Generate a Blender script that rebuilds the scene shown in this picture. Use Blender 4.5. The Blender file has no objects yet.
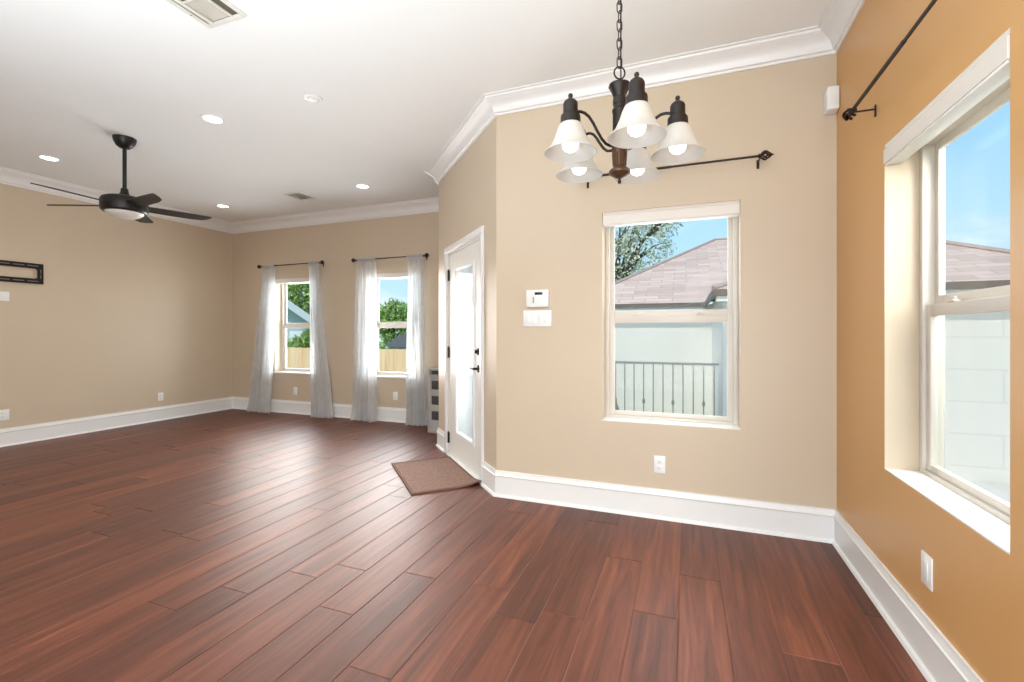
import bpy, bmesh, math, random
from mathutils import Vector, Matrix
random.seed(7)
S = bpy.context.scene
COL = S.collection
PI = math.pi

# ------------------------------------------------------------------ camera, view, world, sun, big lights
H = 1.25
cam_d = bpy.data.cameras.new('camera')
cam_d.sensor_width = 36.0
cam_d.lens = 456.1 / 1024 * 36.0
cam_d.shift_y = -8.0 / 1024
cam_d.clip_start = 0.02
cam_d.clip_end = 300
cam = bpy.data.objects.new('camera', cam_d)
COL.objects.link(cam)
cam.location = (0, 0, H)
cam.rotation_euler = (PI / 2, 0, math.radians(20.9))
S.camera = cam
S.view_settings.view_transform = 'Standard'
S.view_settings.look = 'None'
S.view_settings.exposure = 0.1
S.view_settings.gamma = 1.0
S.view_settings.use_curve_mapping = False

W = bpy.data.worlds.new('sky')
S.world = W
W.use_nodes = True
wt = W.node_tree
wt.nodes.clear()
w_out = wt.nodes.new('ShaderNodeOutputWorld')
w_bg = wt.nodes.new('ShaderNodeBackground')
w_tc = wt.nodes.new('ShaderNodeTexCoord')
w_sep = wt.nodes.new('ShaderNodeSeparateXYZ')
w_ramp = wt.nodes.new('ShaderNodeValToRGB')
w_ramp.color_ramp.elements[0].position = 0.0
w_ramp.color_ramp.elements[0].color = (0.62, 0.86, 1.0, 1)
w_ramp.color_ramp.elements[1].position = 0.75
w_ramp.color_ramp.elements[1].color = (0.22, 0.50, 0.95, 1)
e_ = w_ramp.color_ramp.elements.new(0.3)
e_.color = (0.40, 0.72, 1.0, 1)
w_noise = wt.nodes.new('ShaderNodeTexNoise')
w_noise.inputs['Scale'].default_value = 3.2
w_noise.inputs['Detail'].default_value = 7
w_noise.inputs['Roughness'].default_value = 0.62
w_map = wt.nodes.new('ShaderNodeMapping')
w_map.inputs['Scale'].default_value = (1, 1, 2.6)
w_map.inputs['Location'].default_value = (0.35, 0.1, 0.0)
w_cl = wt.nodes.new('ShaderNodeValToRGB')
w_cl.color_ramp.elements[0].position = 0.53
w_cl.color_ramp.elements[1].position = 0.78
w_mix = wt.nodes.new('ShaderNodeMixRGB')
w_mix.inputs[2].default_value = (0.98, 1.0, 1.0, 1)
L_ = wt.links.new
L_(w_tc.outputs['Generated'], w_sep.inputs[0])
L_(w_sep.outputs['Z'], w_ramp.inputs[0])
L_(w_tc.outputs['Generated'], w_map.inputs[0])
L_(w_map.outputs[0], w_noise.inputs['Vector'])
L_(w_noise.outputs['Fac'], w_cl.inputs[0])
L_(w_cl.outputs[0], w_mix.inputs[0])
L_(w_ramp.outputs[0], w_mix.inputs[1])
L_(w_mix.outputs[0], w_bg.inputs[0])
w_bg.inputs[1].default_value = 1.05
L_(w_bg.outputs[0], w_out.inputs[0])


def light(name, typ, loc, energy, color=(1, 1, 1), size=None, size_y=None, look=None, **kw):
    d = bpy.data.lights.new(name, typ)
    d.energy = energy
    d.color = color
    if typ == 'AREA':
        d.shape = 'RECTANGLE'
        d.size = size
        d.size_y = size_y or size
    for k, v in kw.items():
        setattr(d, k, v)
    o = bpy.data.objects.new(name, d)
    COL.objects.link(o)
    o.location = loc
    if look is not None:
        o.rotation_euler = Vector(look).to_track_quat('-Z', 'Y').to_euler()
    return o


light('sun', 'SUN', (-20, -20, 30), 2.7, (1.0, 0.94, 0.85), look=(0.22, 0.62, -0.75), angle=math.radians(0.6))
# unseen area lamps added behind the camera; the walls there have no openings
light('right_rear_fill', 'AREA', (0.70, -1.6, 1.35), 150, (0.89, 0.945, 1.0), 2.6, 2.0, look=(-0.8, 0.55, 0.02))
light('rear_fill', 'AREA', (-0.4, -3.4, 0.90), 32, (0.80, 0.90, 1.0), 2.4, 1.9, look=(0.05, 1, -0.04), spread=math.radians(110))
# unseen upward area lamp added to brighten the ceiling
light('ceiling_fill', 'AREA', (-1.5, -0.8, 0.75), 165, (0.79, 0.93, 1.0), 2.0, 2.0, look=(0.0, 0.0, 1), spread=math.radians(155))
# area lamps added to boost daylight at the windows and the door glass
for i_, xw in enumerate((-5.665, -3.865)):
    light('window_daylight_fill', 'AREA', (xw + 0.1, 4.98, 1.37), 14, (1.0, 0.92, 0.85), 1.0, 1.45, look=(0.75, -1, -0.12), spread=math.radians(100))  # lamp stands inside the curtains, added for the floor sheen
    light('window_skylight', 'AREA', (xw, 5.66, 1.37), 34, (0.94, 0.97, 1.0), 0.85, 1.42, look=(0, -1, 0), spread=math.radians(150))
light('window_daylight_fill', 'AREA', (-0.115, 3.50, 1.37), 11, (0.93, 0.97, 1.0), 0.8, 1.4, look=(0, -1, -0.1))
light('window_daylight_fill', 'AREA', (1.75, 1.95, 2.3), 120, (1.0, 0.955, 0.91), 1.6, 1.6, look=(-1, 0.1, -0.85))
light('door_daylight', 'AREA', (-1.80, 4.09, 1.10), 9, (0.95, 0.98, 1.0), 0.55, 1.5, look=(-1, -1, -0.3), spread=math.radians(130))

# ------------------------------------------------------------------ materials
MATS = {}


def nt(name):
    m = bpy.data.materials.new(name)
    m.use_nodes = True
    t = m.node_tree
    return m, t, t.nodes['Principled BSDF'], t.nodes['Material Output']


def srgb(r, g, b):
    f = lambda c: (c / 255 / 12.92) if c / 255 <= 0.04045 else ((c / 255 + 0.055) / 1.055) ** 2.4
    return (f(r), f(g), f(b), 1)


def mat(name, col, rough=0.5, metal=0.0, var=0.06, scale=12.0, bump=0.0, bscale=60.0, emit=None, estr=0, spec=None, trans=0):
    m, t, b, o = nt(name)
    n = t.nodes
    tc = n.new('ShaderNodeTexCoord')
    nz = n.new('ShaderNodeTexNoise')
    nz.inputs['Scale'].default_value = scale
    nz.inputs['Detail'].default_value = 4
    t.links.new(tc.outputs['Object'], nz.inputs['Vector'])
    mx = n.new('ShaderNodeMixRGB')
    mx.inputs[1].default_value = tuple(c * (1 - var) for c in col[:3]) + (1,)
    mx.inputs[2].default_value = tuple(min(1, c * (1 + var)) for c in col[:3]) + (1,)
    t.links.new(nz.outputs['Fac'], mx.inputs[0])
    t.links.new(mx.outputs[0], b.inputs['Base Color'])
    b.inputs['Roughness'].default_value = rough
    b.inputs['Metallic'].default_value = metal
    if spec is not None:
        b.inputs['Specular IOR Level'].default_value = spec
    if bump:
        n2 = n.new('ShaderNodeTexNoise')
        n2.inputs['Scale'].default_value = bscale
        n2.inputs['Detail'].default_value = 3
        t.links.new(tc.outputs['Object'], n2.inputs['Vector'])
        bp = n.new('ShaderNodeBump')
        bp.inputs['Strength'].default_value = bump
        bp.inputs['Distance'].default_value = 0.004
        t.links.new(n2.outputs['Fac'], bp.inputs['Height'])
        t.links.new(bp.outputs[0], b.inputs['Normal'])
    if emit is not None:
        b.inputs['Emission Color'].default_value = emit
        b.inputs['Emission Strength'].default_value = estr
    MATS[name] = m
    return m


M_PAINT = mat('tan_paint', srgb(207, 190, 166), 0.42, var=0.025, scale=2.5, bump=0.12, bscale=90)
M_CARAMEL = mat('caramel_wall', srgb(212, 163, 104), 0.40, var=0.03, scale=2.5, bump=0.12, bscale=90)  # caramel tone, more saturated than the tan of the other walls
M_CEIL = mat('ceiling_white', srgb(244, 245, 244), 0.8, var=0.012, scale=3, bump=0.1, bscale=120)
M_TRIM = mat('trim_white', srgb(238, 237, 235), 0.32, var=0.012, scale=6)
M_VINYL = mat('window_vinyl', srgb(219, 212, 202), 0.38, var=0.02)
M_CASS = mat('blind_cassette_white', srgb(232, 226, 218), 0.5, var=0.02, scale=40)
M_DOOR = mat('door_paint', srgb(236, 234, 227), 0.38, var=0.02)
M_BRONZE = mat('dark_bronze', srgb(30, 20, 15), 0.48, 0.3, var=0.25, scale=30)
M_COPPER = mat('antique_copper', srgb(88, 63, 44), 0.45, 0.5, var=0.4, scale=55, bump=0.5, bscale=120)
M_IRON = mat('rod_iron', srgb(52, 42, 38), 0.45, 0.6, var=0.2, scale=30)
M_BLACK = mat('fan_black', srgb(26, 25, 24), 0.42, 0.2, var=0.15)
M_BLADE = mat('blade_black', srgb(34, 32, 29), 0.5, 0.0, var=0.2, scale=20)
M_PLATE = mat('plate_white', srgb(240, 240, 238), 0.35, var=0.01)
M_PLATE2 = mat('plate_slot', srgb(70, 66, 60), 0.6)
M_LCD = mat('lcd_dark', srgb(30, 40, 38), 0.25)
M_GREYBTN = mat('key_grey', srgb(150, 152, 150), 0.5)
M_MATBR = None
M_STEEL = mat('rail_grey', srgb(84, 84, 86), 0.5, 0.2)
M_PANEL = mat('panel_grey', srgb(176, 172, 168), 0.55, var=0.08, scale=25)
M_DARKGREY = mat('vent_dark', srgb(70, 70, 72), 0.6)
M_LOUV = mat('louvre_white', srgb(222, 219, 210), 0.5)
M_LOUV_SHADE = mat('louvre_shaded', srgb(196, 190, 178), 0.5)  # darker louvre colour, the shade inside the vent painted in
M_DUCT = mat('duct_dark', srgb(96, 90, 78), 0.8)
M_TVM = mat('bracket_black', srgb(20, 18, 17), 0.45, 0.3)
M_TVS = mat('bracket_slot_grey', srgb(120, 112, 106), 0.5)
M_SILL = mat('sill_white', srgb(245, 243, 240), 0.35, var=0.01)
M_BULB = mat('bulb_glow', (1, 0.95, 0.86, 1), 0.4, emit=(1.0, 0.96, 0.90, 1), estr=1.7)
M_CAN = mat('can_glow', (1, 1, 1, 1), 0.5, emit=(1.0, 0.98, 0.93, 1), estr=7.0)
M_CANOFF = mat('unlit_lens', srgb(236, 236, 233), 0.35)
M_BOWL = mat('fan_bowl_glass', srgb(232, 230, 224), 0.3)
M_GROUND = mat('grass_ground', srgb(120, 140, 84), 0.9, var=0.35, scale=2)
M_BLOCKW = None
M_LEAF = mat('leaf_green', srgb(166, 192, 108), 0.55, var=0.5, scale=1.6)
M_LEAF2 = mat('leaf_oak', srgb(212, 214, 186), 0.6, var=0.5, scale=1.6)
M_BARK = mat('bark', srgb(98, 86, 74), 0.9, var=0.3, bump=0.6)
M_SIDING = mat('siding_pale_blue', srgb(206, 222, 226), 0.6, var=0.03)
M_FASCIA = mat('fascia_white', srgb(246, 245, 242), 0.5, var=0.01)
M_FASCG = mat('gutter_grey', srgb(118, 104, 95), 0.55, var=0.05)
M_DROOF = mat('dark_roof', srgb(92, 88, 84), 0.85, var=0.25, scale=8)


def shade_glass():
    m, t, b, o = nt('frosted_shade')
    n = t.nodes
    d = n.new('ShaderNodeBsdfDiffuse')
    d.inputs[0].default_value = srgb(204, 200, 194)
    tr = n.new('ShaderNodeBsdfTranslucent')
    tr.inputs[0].default_value = srgb(250, 248, 244)
    g = n.new('ShaderNodeBsdfGlossy')
    g.inputs['Roughness'].default_value = 0.35
    nz = n.new('ShaderNodeTexNoise')
    nz.inputs['Scale'].default_value = 45
    tc = n.new('ShaderNodeTexCoord')
    t.links.new(tc.outputs['Object'], nz.inputs['Vector'])
    bp = n.new('ShaderNodeBump')
    bp.inputs['Strength'].default_value = 0.1
    t.links.new(nz.outputs['Fac'], bp.inputs['Height'])
    t.links.new(bp.outputs[0], g.inputs['Normal'])
    m1 = n.new('ShaderNodeMixShader')
    m1.inputs[0].default_value = 0.35
    t.links.new(d.outputs[0], m1.inputs[1])
    t.links.new(tr.outputs[0], m1.inputs[2])
    m2 = n.new('ShaderNodeMixShader')
    m2.inputs[0].default_value = 0.06
    t.links.new(m1.outputs[0], m2.inputs[1])
    t.links.new(g.outputs[0], m2.inputs[2])
    t.links.new(m2.outputs[0], o.inputs[0])
    return m


def sheer(name, col, alpha, tl=0.5, var=0.12):
    """thin cloth or mesh: part open weave, part diffuse, part translucent"""
    m, t, b, o = nt(name)
    n = t.nodes
    d = n.new('ShaderNodeBsdfDiffuse')
    d.inputs[0].default_value = col
    tr = n.new('ShaderNodeBsdfTranslucent')
    tr.inputs[0].default_value = col
    tp = n.new('ShaderNodeBsdfTransparent')
    m1 = n.new('ShaderNodeMixShader')
    m1.inputs[0].default_value = tl
    t.links.new(d.outputs[0], m1.inputs[1])
    t.links.new(tr.outputs[0], m1.inputs[2])
    m2 = n.new('ShaderNodeMixShader')
    nz = n.new('ShaderNodeTexNoise')
    nz.inputs['Scale'].default_value = 9
    nz.inputs['Detail'].default_value = 5
    tc = n.new('ShaderNodeTexCoord')
    t.links.new(tc.outputs['Object'], nz.inputs['Vector'])
    mr = n.new('ShaderNodeMapRange')
    mr.inputs['To Min'].default_value = max(0, alpha - var)
    mr.inputs['To Max'].default_value = min(1, alpha + var)
    t.links.new(nz.outputs['Fac'], mr.inputs[0])
    if var:
        # the weave closes up where a fold is seen edge on
        lw = n.new('ShaderNodeLayerWeight')
        lw.inputs[0].default_value = 0.5
        ad = n.new('ShaderNodeMath')
        ad.operation = 'MULTIPLY_ADD'
        ad.use_clamp = True
        ad.inputs[1].default_value = 0.6
        t.links.new(lw.outputs['Facing'], ad.inputs[0])
        t.links.new(mr.outputs[0], ad.inputs[2])
        t.links.new(ad.outputs[0], m2.inputs[0])
    else:
        t.links.new(mr.outputs[0], m2.inputs[0])
    t.links.new(tp.outputs[0], m2.inputs[1])
    t.links.new(m1.outputs[0], m2.inputs[2])
    t.links.new(m2.outputs[0], o.inputs[0])
    return m


def glass():
    m, t, b, o = nt('window_glass')
    n = t.nodes
    tp = n.new('ShaderNodeBsdfTransparent')
    tp.inputs[0].default_value = (0.97, 0.985, 0.98, 1)
    g = n.new('ShaderNodeBsdfGlossy')
    g.inputs['Roughness'].default_value = 0.02
    fr = n.new('ShaderNodeLayerWeight')
    fr.inputs[0].default_value = 0.5
    pw = n.new('ShaderNodeMath')
    pw.operation = 'POWER'
    pw.inputs[1].default_value = 5.0
    t.links.new(fr.outputs['Facing'], pw.inputs[0])
    ma = n.new('ShaderNodeMath')
    ma.operation = 'MULTIPLY_ADD'
    ma.inputs[1].default_value = 0.5
    ma.inputs[2].default_value = 0.003
    t.links.new(pw.outputs[0], ma.inputs[0])
    mx = n.new('ShaderNodeMixShader')
    t.links.new(ma.outputs[0], mx.inputs[0])
    t.links.new(tp.outputs[0], mx.inputs[1])
    t.links.new(g.outputs[0], mx.inputs[2])
    t.links.new(mx.outputs[0], o.inputs[0])
    return m


M_SHADE = shade_glass()
M_SHEER = sheer('sheer_curtain_cloth', srgb(232, 233, 234), 0.46, 0.45)
M_SCREEN = sheer('insect_screen_mesh', srgb(176, 178, 177), 0.2, 0.3, 0.0)
M_SLAT = sheer('blind_slat_white', srgb(250, 251, 252), 0.62, 0.6, 0.0)
M_GLASS = glass()


def brick_mat(name, c1, c2, mortar, sx, sy, bw, bh, msize, vec='Object', rough=0.85, noise=0.3, rot=None, bump=0.3):
    m, t, b, o = nt(name)
    n = t.nodes
    tc = n.new('ShaderNodeTexCoord')
    mp = n.new('ShaderNodeMapping')
    if rot:
        mp.inputs['Rotation'].default_value = rot
    br = n.new('ShaderNodeTexBrick')
    br.inputs['Color1'].default_value = c1
    br.inputs['Color2'].default_value = c2
    br.inputs['Mortar'].default_value = mortar
    br.inputs['Scale'].default_value = 1
    br.inputs['Brick Width'].default_value = bw
    br.inputs['Row Height'].default_value = bh
    br.inputs['Mortar Size'].default_value = msize
    br.inputs['Bias'].default_value = 0.0
    t.links.new(tc.outputs[vec], mp.inputs[0])
    t.links.new(mp.outputs[0], br.inputs['Vector'])
    nz = n.new('ShaderNodeTexNoise')
    nz.inputs['Scale'].default_value = 7
    nz.inputs['Detail'].default_value = 6
    t.links.new(mp.outputs[0], nz.inputs['Vector'])
    mx = n.new('ShaderNodeMixRGB')
    mx.blend_type = 'MULTIPLY'
    mx.inputs[0].default_value = noise
    t.links.new(br.outputs['Color'], mx.inputs[1])
    t.links.new(nz.outputs['Fac'], mx.inputs[2])
    t.links.new(mx.outputs[0], b.inputs['Base Color'])
    b.inputs['Roughness'].default_value = rough
    return m


M_SHINGLE = brick_mat('roof_shingles', srgb(232, 200, 180), srgb(204, 172, 154), srgb(190, 168, 156), 1, 1, 0.55, 0.21, 0.012, 'UV', 0.85, 0.15)
M_BLOCKW = brick_mat('white_block_wall', srgb(244, 240, 232), srgb(241, 237, 229), srgb(230, 227, 220), 1, 1, 1.2, 0.4, 0.012, 'UV', 0.7, 0.05)


def floor_mat():
    m, t, b, o = nt('hardwood_planks')
    n = t.nodes
    lk = t.links.new
    at = n.new('ShaderNodeAttribute')
    at.attribute_name = 'plank'
    sep = n.new('ShaderNodeSeparateColor')
    lk(at.outputs['Color'], sep.inputs[0])
    tc = n.new('ShaderNodeTexCoord')
    off = n.new('ShaderNodeVectorMath')
    off.operation = 'MULTIPLY_ADD'
    lk(at.outputs['Color'], off.inputs[0])
    off.inputs[1].default_value = (31, 57, 13)
    lk(tc.outputs['Object'], off.inputs[2])
    mp = n.new('ShaderNodeMapping')
    mp.inputs['Scale'].default_value = (26, 1.5, 1)
    lk(off.outputs[0], mp.inputs[0])
    g1 = n.new('ShaderNodeTexNoise')
    g1.inputs['Scale'].default_value = 1.0
    g1.inputs['Detail'].default_value = 6
    g1.inputs['Roughness'].default_value = 0.62
    g1.inputs['Distortion'].default_value = 0.6
    lk(mp.outputs[0], g1.inputs['Vector'])
    mp2 = n.new('ShaderNodeMapping')
    mp2.inputs['Scale'].default_value = (130, 4, 1)
    lk(off.outputs[0], mp2.inputs[0])
    g2 = n.new('ShaderNodeTexNoise')
    g2.inputs['Scale'].default_value = 1.0
    g2.inputs['Detail'].default_value = 3
    lk(mp2.outputs[0], g2.inputs['Vector'])
    r1 = n.new('ShaderNodeValToRGB')
    r1.color_ramp.elements[0].position = 0.28
    r1.color_ramp.elements[0].color = srgb(74, 41, 29)
    r1.color_ramp.elements[1].position = 0.74
    r1.color_ramp.elements[1].color = srgb(130, 77, 56)
    e = r1.color_ramp.elements.new(0.5)
    e.color = srgb(104, 57, 41)
    lk(g1.outputs['Fac'], r1.inputs[0])
    # plank to plank tone
    r2 = n.new('ShaderNodeValToRGB')
    r2.color_ramp.elements[0].color = (0.66, 0.64, 0.66, 1)
    r2.color_ramp.elements[1].color = (1.24, 1.16, 1.04, 1)
    lk(sep.outputs[0], r2.inputs[0])
    mu = n.new('ShaderNodeMixRGB')
    mu.blend_type = 'MULTIPLY'
    mu.inputs[0].default_value = 1
    lk(r1.outputs[0], mu.inputs[1])
    lk(r2.outputs[0], mu.inputs[2])
    r3 = n.new('ShaderNodeMapRange')
    r3.inputs['From Min'].default_value = 0.3
    r3.inputs['From Max'].default_value = 0.7
    r3.inputs['To Min'].default_value = 0.86
    r3.inputs['To Max'].default_value = 1.1
    lk(g2.outputs['Fac'], r3.inputs[0])
    mu2 = n.new('ShaderNodeMixRGB')
    mu2.blend_type = 'MULTIPLY'
    mu2.inputs[0].default_value = 1
    lk(mu.outputs[0], mu2.inputs[1])
    lk(r3.outputs[0], mu2.inputs[2])
    lk(mu2.outputs[0], b.inputs['Base Color'])
    # hand scraped surface: long shallow ripples plus fine grain
    mp3 = n.new('ShaderNodeMapping')
    mp3.inputs['Scale'].default_value = (38, 2.2, 1)
    lk(off.outputs[0], mp3.inputs[0])
    g3 = n.new('ShaderNodeTexNoise')
    g3.inputs['Scale'].default_value = 1.0
    g3.inputs['Detail'].default_value = 2
    lk(mp3.outputs[0], g3.inputs['Vector'])
    bp = n.new('ShaderNodeBump')
    bp.inputs['Strength'].default_value = 0.35
    bp.inputs['Distance'].default_value = 0.003
    lk(g3.outputs['Fac'], bp.inputs['Height'])
    lk(bp.outputs[0], b.inputs['Normal'])
    rr = n.new('ShaderNodeMapRange')
    rr.inputs['To Min'].default_value = 0.38
    rr.inputs['To Max'].default_value = 0.52
    lk(g2.outputs['Fac'], rr.inputs[0])
    lk(rr.outputs[0], b.inputs['Roughness'])
    b.inputs['Specular IOR Level'].default_value = 0.5
    return m


M_FLOOR = floor_mat()


def weave_mat():
    m, t, b, o = nt('woven_brown')
    n = t.nodes
    lk = t.links.new
    tc = n.new('ShaderNodeTexCoord')
    ck = n.new('ShaderNodeTexBrick')
    ck.inputs['Color1'].default_value = srgb(176, 142, 126)
    ck.inputs['Color2'].default_value = srgb(150, 116, 102)
    ck.inputs['Mortar'].default_value = srgb(112, 84, 72)
    ck.inputs['Scale'].default_value = 1
    ck.inputs['Brick Width'].default_value = 0.02
    ck.inputs['Row Height'].default_value = 0.011
    ck.inputs['Mortar Size'].default_value = 0.002
    lk(tc.outputs['Object'], ck.inputs['Vector'])
    lk(ck.outputs['Color'], b.inputs['Base Color'])
    bp = n.new('ShaderNodeBump')
    bp.inputs['Strength'].default_value = 0.5
    bp.inputs['Distance'].default_value = 0.002
    lk(ck.outputs['Fac'], bp.inputs['Height'])
    lk(bp.outputs[0], b.inputs['Normal'])
    b.inputs['Roughness'].default_value = 0.9
    return m


M_WEAVE = weave_mat()
M_MATEDGE = mat('mat_binding', srgb(118, 88, 76), 0.9, var=0.1)


def wood_fence_mat():
    m, t, b, o = nt('cedar_boards')
    n = t.nodes
    lk = t.links.new
    tc = n.new('ShaderNodeTexCoord')
    mp = n.new('ShaderNodeMapping')
    mp.inputs['Scale'].default_value = (7, 7, 0.5)
    lk(tc.outputs['Object'], mp.inputs[0])
    nz = n.new('ShaderNodeTexNoise')
    nz.inputs['Scale'].default_value = 1
    nz.inputs['Detail'].default_value = 4
    lk(mp.outputs[0], nz.inputs['Vector'])
    r = n.new('ShaderNodeValToRGB')
    r.color_ramp.elements[0].position = 0.3
    r.color_ramp.elements[0].color = srgb(238, 190, 146)
    r.color_ramp.elements[1].position = 0.7
    r.color_ramp.elements[1].color = srgb(254, 222, 182)
    lk(nz.outputs['Fac'], r.inputs[0])
    lk(r.outputs[0], b.inputs['Base Color'])
    b.inputs['Roughness'].default_value = 0.8
    return m


M_CEDAR = wood_fence_mat()

# ------------------------------------------------------------------ mesh helpers


def box(bm, x0, x1, y0, y1, z0, z1, bev=0.0, seg=2):
    r = bmesh.ops.create_cube(bm, size=1.0)
    vs = r['verts']
    for v in vs:
        v.co.x = x0 if v.co.x < 0 else x1
        v.co.y = y0 if v.co.y < 0 else y1
        v.co.z = z0 if v.co.z < 0 else z1
    if bev > 0:
        es = list({e for v in vs for e in v.link_edges})
        bmesh.ops.bevel(bm, geom=es, offset=bev, segments=seg, affect='EDGES', profile=0.5)
    return vs


def lathe(bm, prof, seg=32, c=(0, 0, 0), cap=True, axis='Z'):
    rings = []
    for r, z in prof:
        ring = []
        for i in range(seg):
            a = 2 * PI * i / seg
            p = (r * math.cos(a), r * math.sin(a), z)
            if axis == 'X':
                p = (p[2], p[0], p[1])
            elif axis == 'Y':
                p = (p[0], p[2], p[1])
            ring.append(bm.verts.new((c[0] + p[0], c[1] + p[1], c[2] + p[2])))
        rings.append(ring)
    for a, b in zip(rings[:-1], rings[1:]):
        for i in range(seg):
            j = (i + 1) % seg
            f = bm.faces.new((a[i], a[j], b[j], b[i]))
            f.smooth = True
    if cap:
        bm.faces.new(rings[0][::-1])
        bm.faces.new(rings[-1])
    return rings


def tube(bm, pts, r, seg=10, cap=True, closed=False):
    pts = [Vector(p) for p in pts]
    n = len(pts)
    rings = []
    up = Vector((0, 0, 1))
    prev = None
    for i, p in enumerate(pts):
        if closed:
            d = (pts[(i + 1) % n] - pts[i - 1]).normalized()
        else:
            d = (pts[min(i + 1, n - 1)] - pts[max(i - 1, 0)]).normalized()
        if prev is None:
            a = d.cross(up)
            if a.length < 1e-3:
                a = d.cross(Vector((1, 0, 0)))
        else:
            a = prev - d * prev.dot(d)
        a.normalize()
        prev = a
        b = d.cross(a)
        rr = r[i] if isinstance(r, (list, tuple)) else r
        rings.append([bm.verts.new(p + a * rr * math.cos(2 * PI * k / seg) + b * rr * math.sin(2 * PI * k / seg)) for k in range(seg)])
    m = n if closed else n - 1
    for i in range(m):
        A, B = rings[i], rings[(i + 1) % n]
        for k in range(seg):
            f = bm.faces.new((A[k], A[(k + 1) % seg], B[(k + 1) % seg], B[k]))
            f.smooth = True
    if cap and not closed:
        bm.faces.new(rings[0][::-1])
        bm.faces.new(rings[-1])


def finish(bm, name, m, parent=None, smooth=False, loc=None, rotz=None):
    bmesh.ops.recalc_face_normals(bm, faces=bm.faces[:])
    me = bpy.data.meshes.new(name)
    bm.to_mesh(me)
    bm.free()
    if smooth:
        for p in me.polygons:
            p.use_smooth = True
    me.set_sharp_from_angle(angle=math.radians(32))
    for mm in (m if isinstance(m, (list, tuple)) else [m]):
        me.materials.append(mm)
    o = bpy.data.objects.new(name, me)
    COL.objects.link(o)
    if parent is not None:
        o.parent = parent
    if loc is not None:
        o.location = loc
    if rotz is not None:
        o.rotation_euler = (0, 0, rotz)
    return o


def B():
    return bmesh.new()


def bx(name, m, parent, *boxes, bev=0.0):
    bm = B()
    for b_ in boxes:
        box(bm, *b_, bev=bev)
    return finish(bm, name, m, parent)


def thing(name, label, cat, loc=(0, 0, 0), rotz=0.0, group=None):
    o = bpy.data.objects.new(name, None)
    o.empty_display_size = 0.1
    COL.objects.link(o)
    o.location = loc
    o.rotation_euler = (0, 0, rotz)
    o['label'] = label
    o['category'] = cat
    if group:
        o['group'] = group
    return o


def tag(o, label, cat, group=None):
    o['label'] = label
    o['category'] = cat
    if group:
        o['group'] = group
    return o


def struct(o, label=None):
    o['kind'] = 'structure'
    if label:
        o['label'] = label
    return o


def sempty(name, loc, rotz, label=None):
    o = bpy.data.objects.new(name, None)
    o.empty_display_size = 0.1
    COL.objects.link(o)
    o.location = loc
    o.rotation_euler = (0, 0, rotz)
    return struct(o, label)


def copy_thing(src, loc, rotz=None, label=None):
    r = src.copy()
    COL.objects.link(r)
    r.location = loc
    if rotz is not None:
        r.rotation_euler = (0, 0, rotz)
    if label:
        r['label'] = label
    for ch in list(src.children):
        c = ch.copy()
        COL.objects.link(c)
        c.parent = r
        for g in list(ch.children):
            d = g.copy()
            COL.objects.link(d)
            d.parent = c
    return r


# ------------------------------------------------------------------ room dimensions
XR, YB, YF, XL, ZC, YREAR = 0.84, 3.237, 5.42, -7.03, 3.04, -4.0
C0 = Vector((-1.364, 3.237, 0))                # near corner of the diagonal wall
DL = 1.70
C1 = C0 + Vector((-1, 1, 0)) * (DL / math.sqrt(2))
TH = 0.20


def wall(name, origin, rotz, length, m, holes=(), th=TH, x0=0.0, label=None):
    """wall in its own frame: x along it (rightwards seen from the room), y into the wall, z up"""
    xs = sorted({x0, length} | {h[0] for h in holes} | {h[1] for h in holes})
    zs = sorted({0.0, ZC} | {h[2] for h in holes} | {h[3] for h in holes})
    bm = B()

    def solid(i, k):
        if i < 0 or k < 0 or i >= len(xs) - 1 or k >= len(zs) - 1:
            return False
        cx = (xs[i] + xs[i + 1]) / 2
        cz = (zs[k] + zs[k + 1]) / 2
        return not any(h[0] < cx < h[1] and h[2] < cz < h[3] for h in holes)

    def q(*ps, mi=0):
        bm.faces.new([bm.verts.new(p) for p in ps]).material_index = mi
    for i in range(len(xs) - 1):
        for k in range(len(zs) - 1):
            if not solid(i, k):
                continue
            a, b, c, d = xs[i], xs[i + 1], zs[k], zs[k + 1]
            q((a, 0, c), (b, 0, c), (b, 0, d), (a, 0, d))
            q((a, th, c), (a, th, d), (b, th, d), (b, th, c))
            if not solid(i - 1, k):
                q((a, 0, c), (a, 0, d), (a, th, d), (a, th, c), mi=1)
            if not solid(i + 1, k):
                q((b, 0, c), (b, th, c), (b, th, d), (b, 0, d), mi=1)
            if not solid(i, k - 1):
                q((a, 0, c), (a, th, c), (b, th, c), (b, 0, c), mi=1)
            if not solid(i, k + 1):
                q((a, 0, d), (b, 0, d), (b, th, d), (a, th, d), mi=1)
    bmesh.ops.remove_doubles(bm, verts=bm.verts[:], dist=1e-5)
    o = finish(bm, name, [m, M_PAINT])
    o.location = origin
    o.rotation_euler = (0, 0, rotz)
    return struct(o, label)


WZ0, WZ1 = 0.632, 2.10
RWY0, RWY1 = 1.676, 2.533
BWX0, BWX1 = -0.553, 0.323
AW = (-6.10, -5.23)
BW = (-4.30, -3.43)
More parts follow.
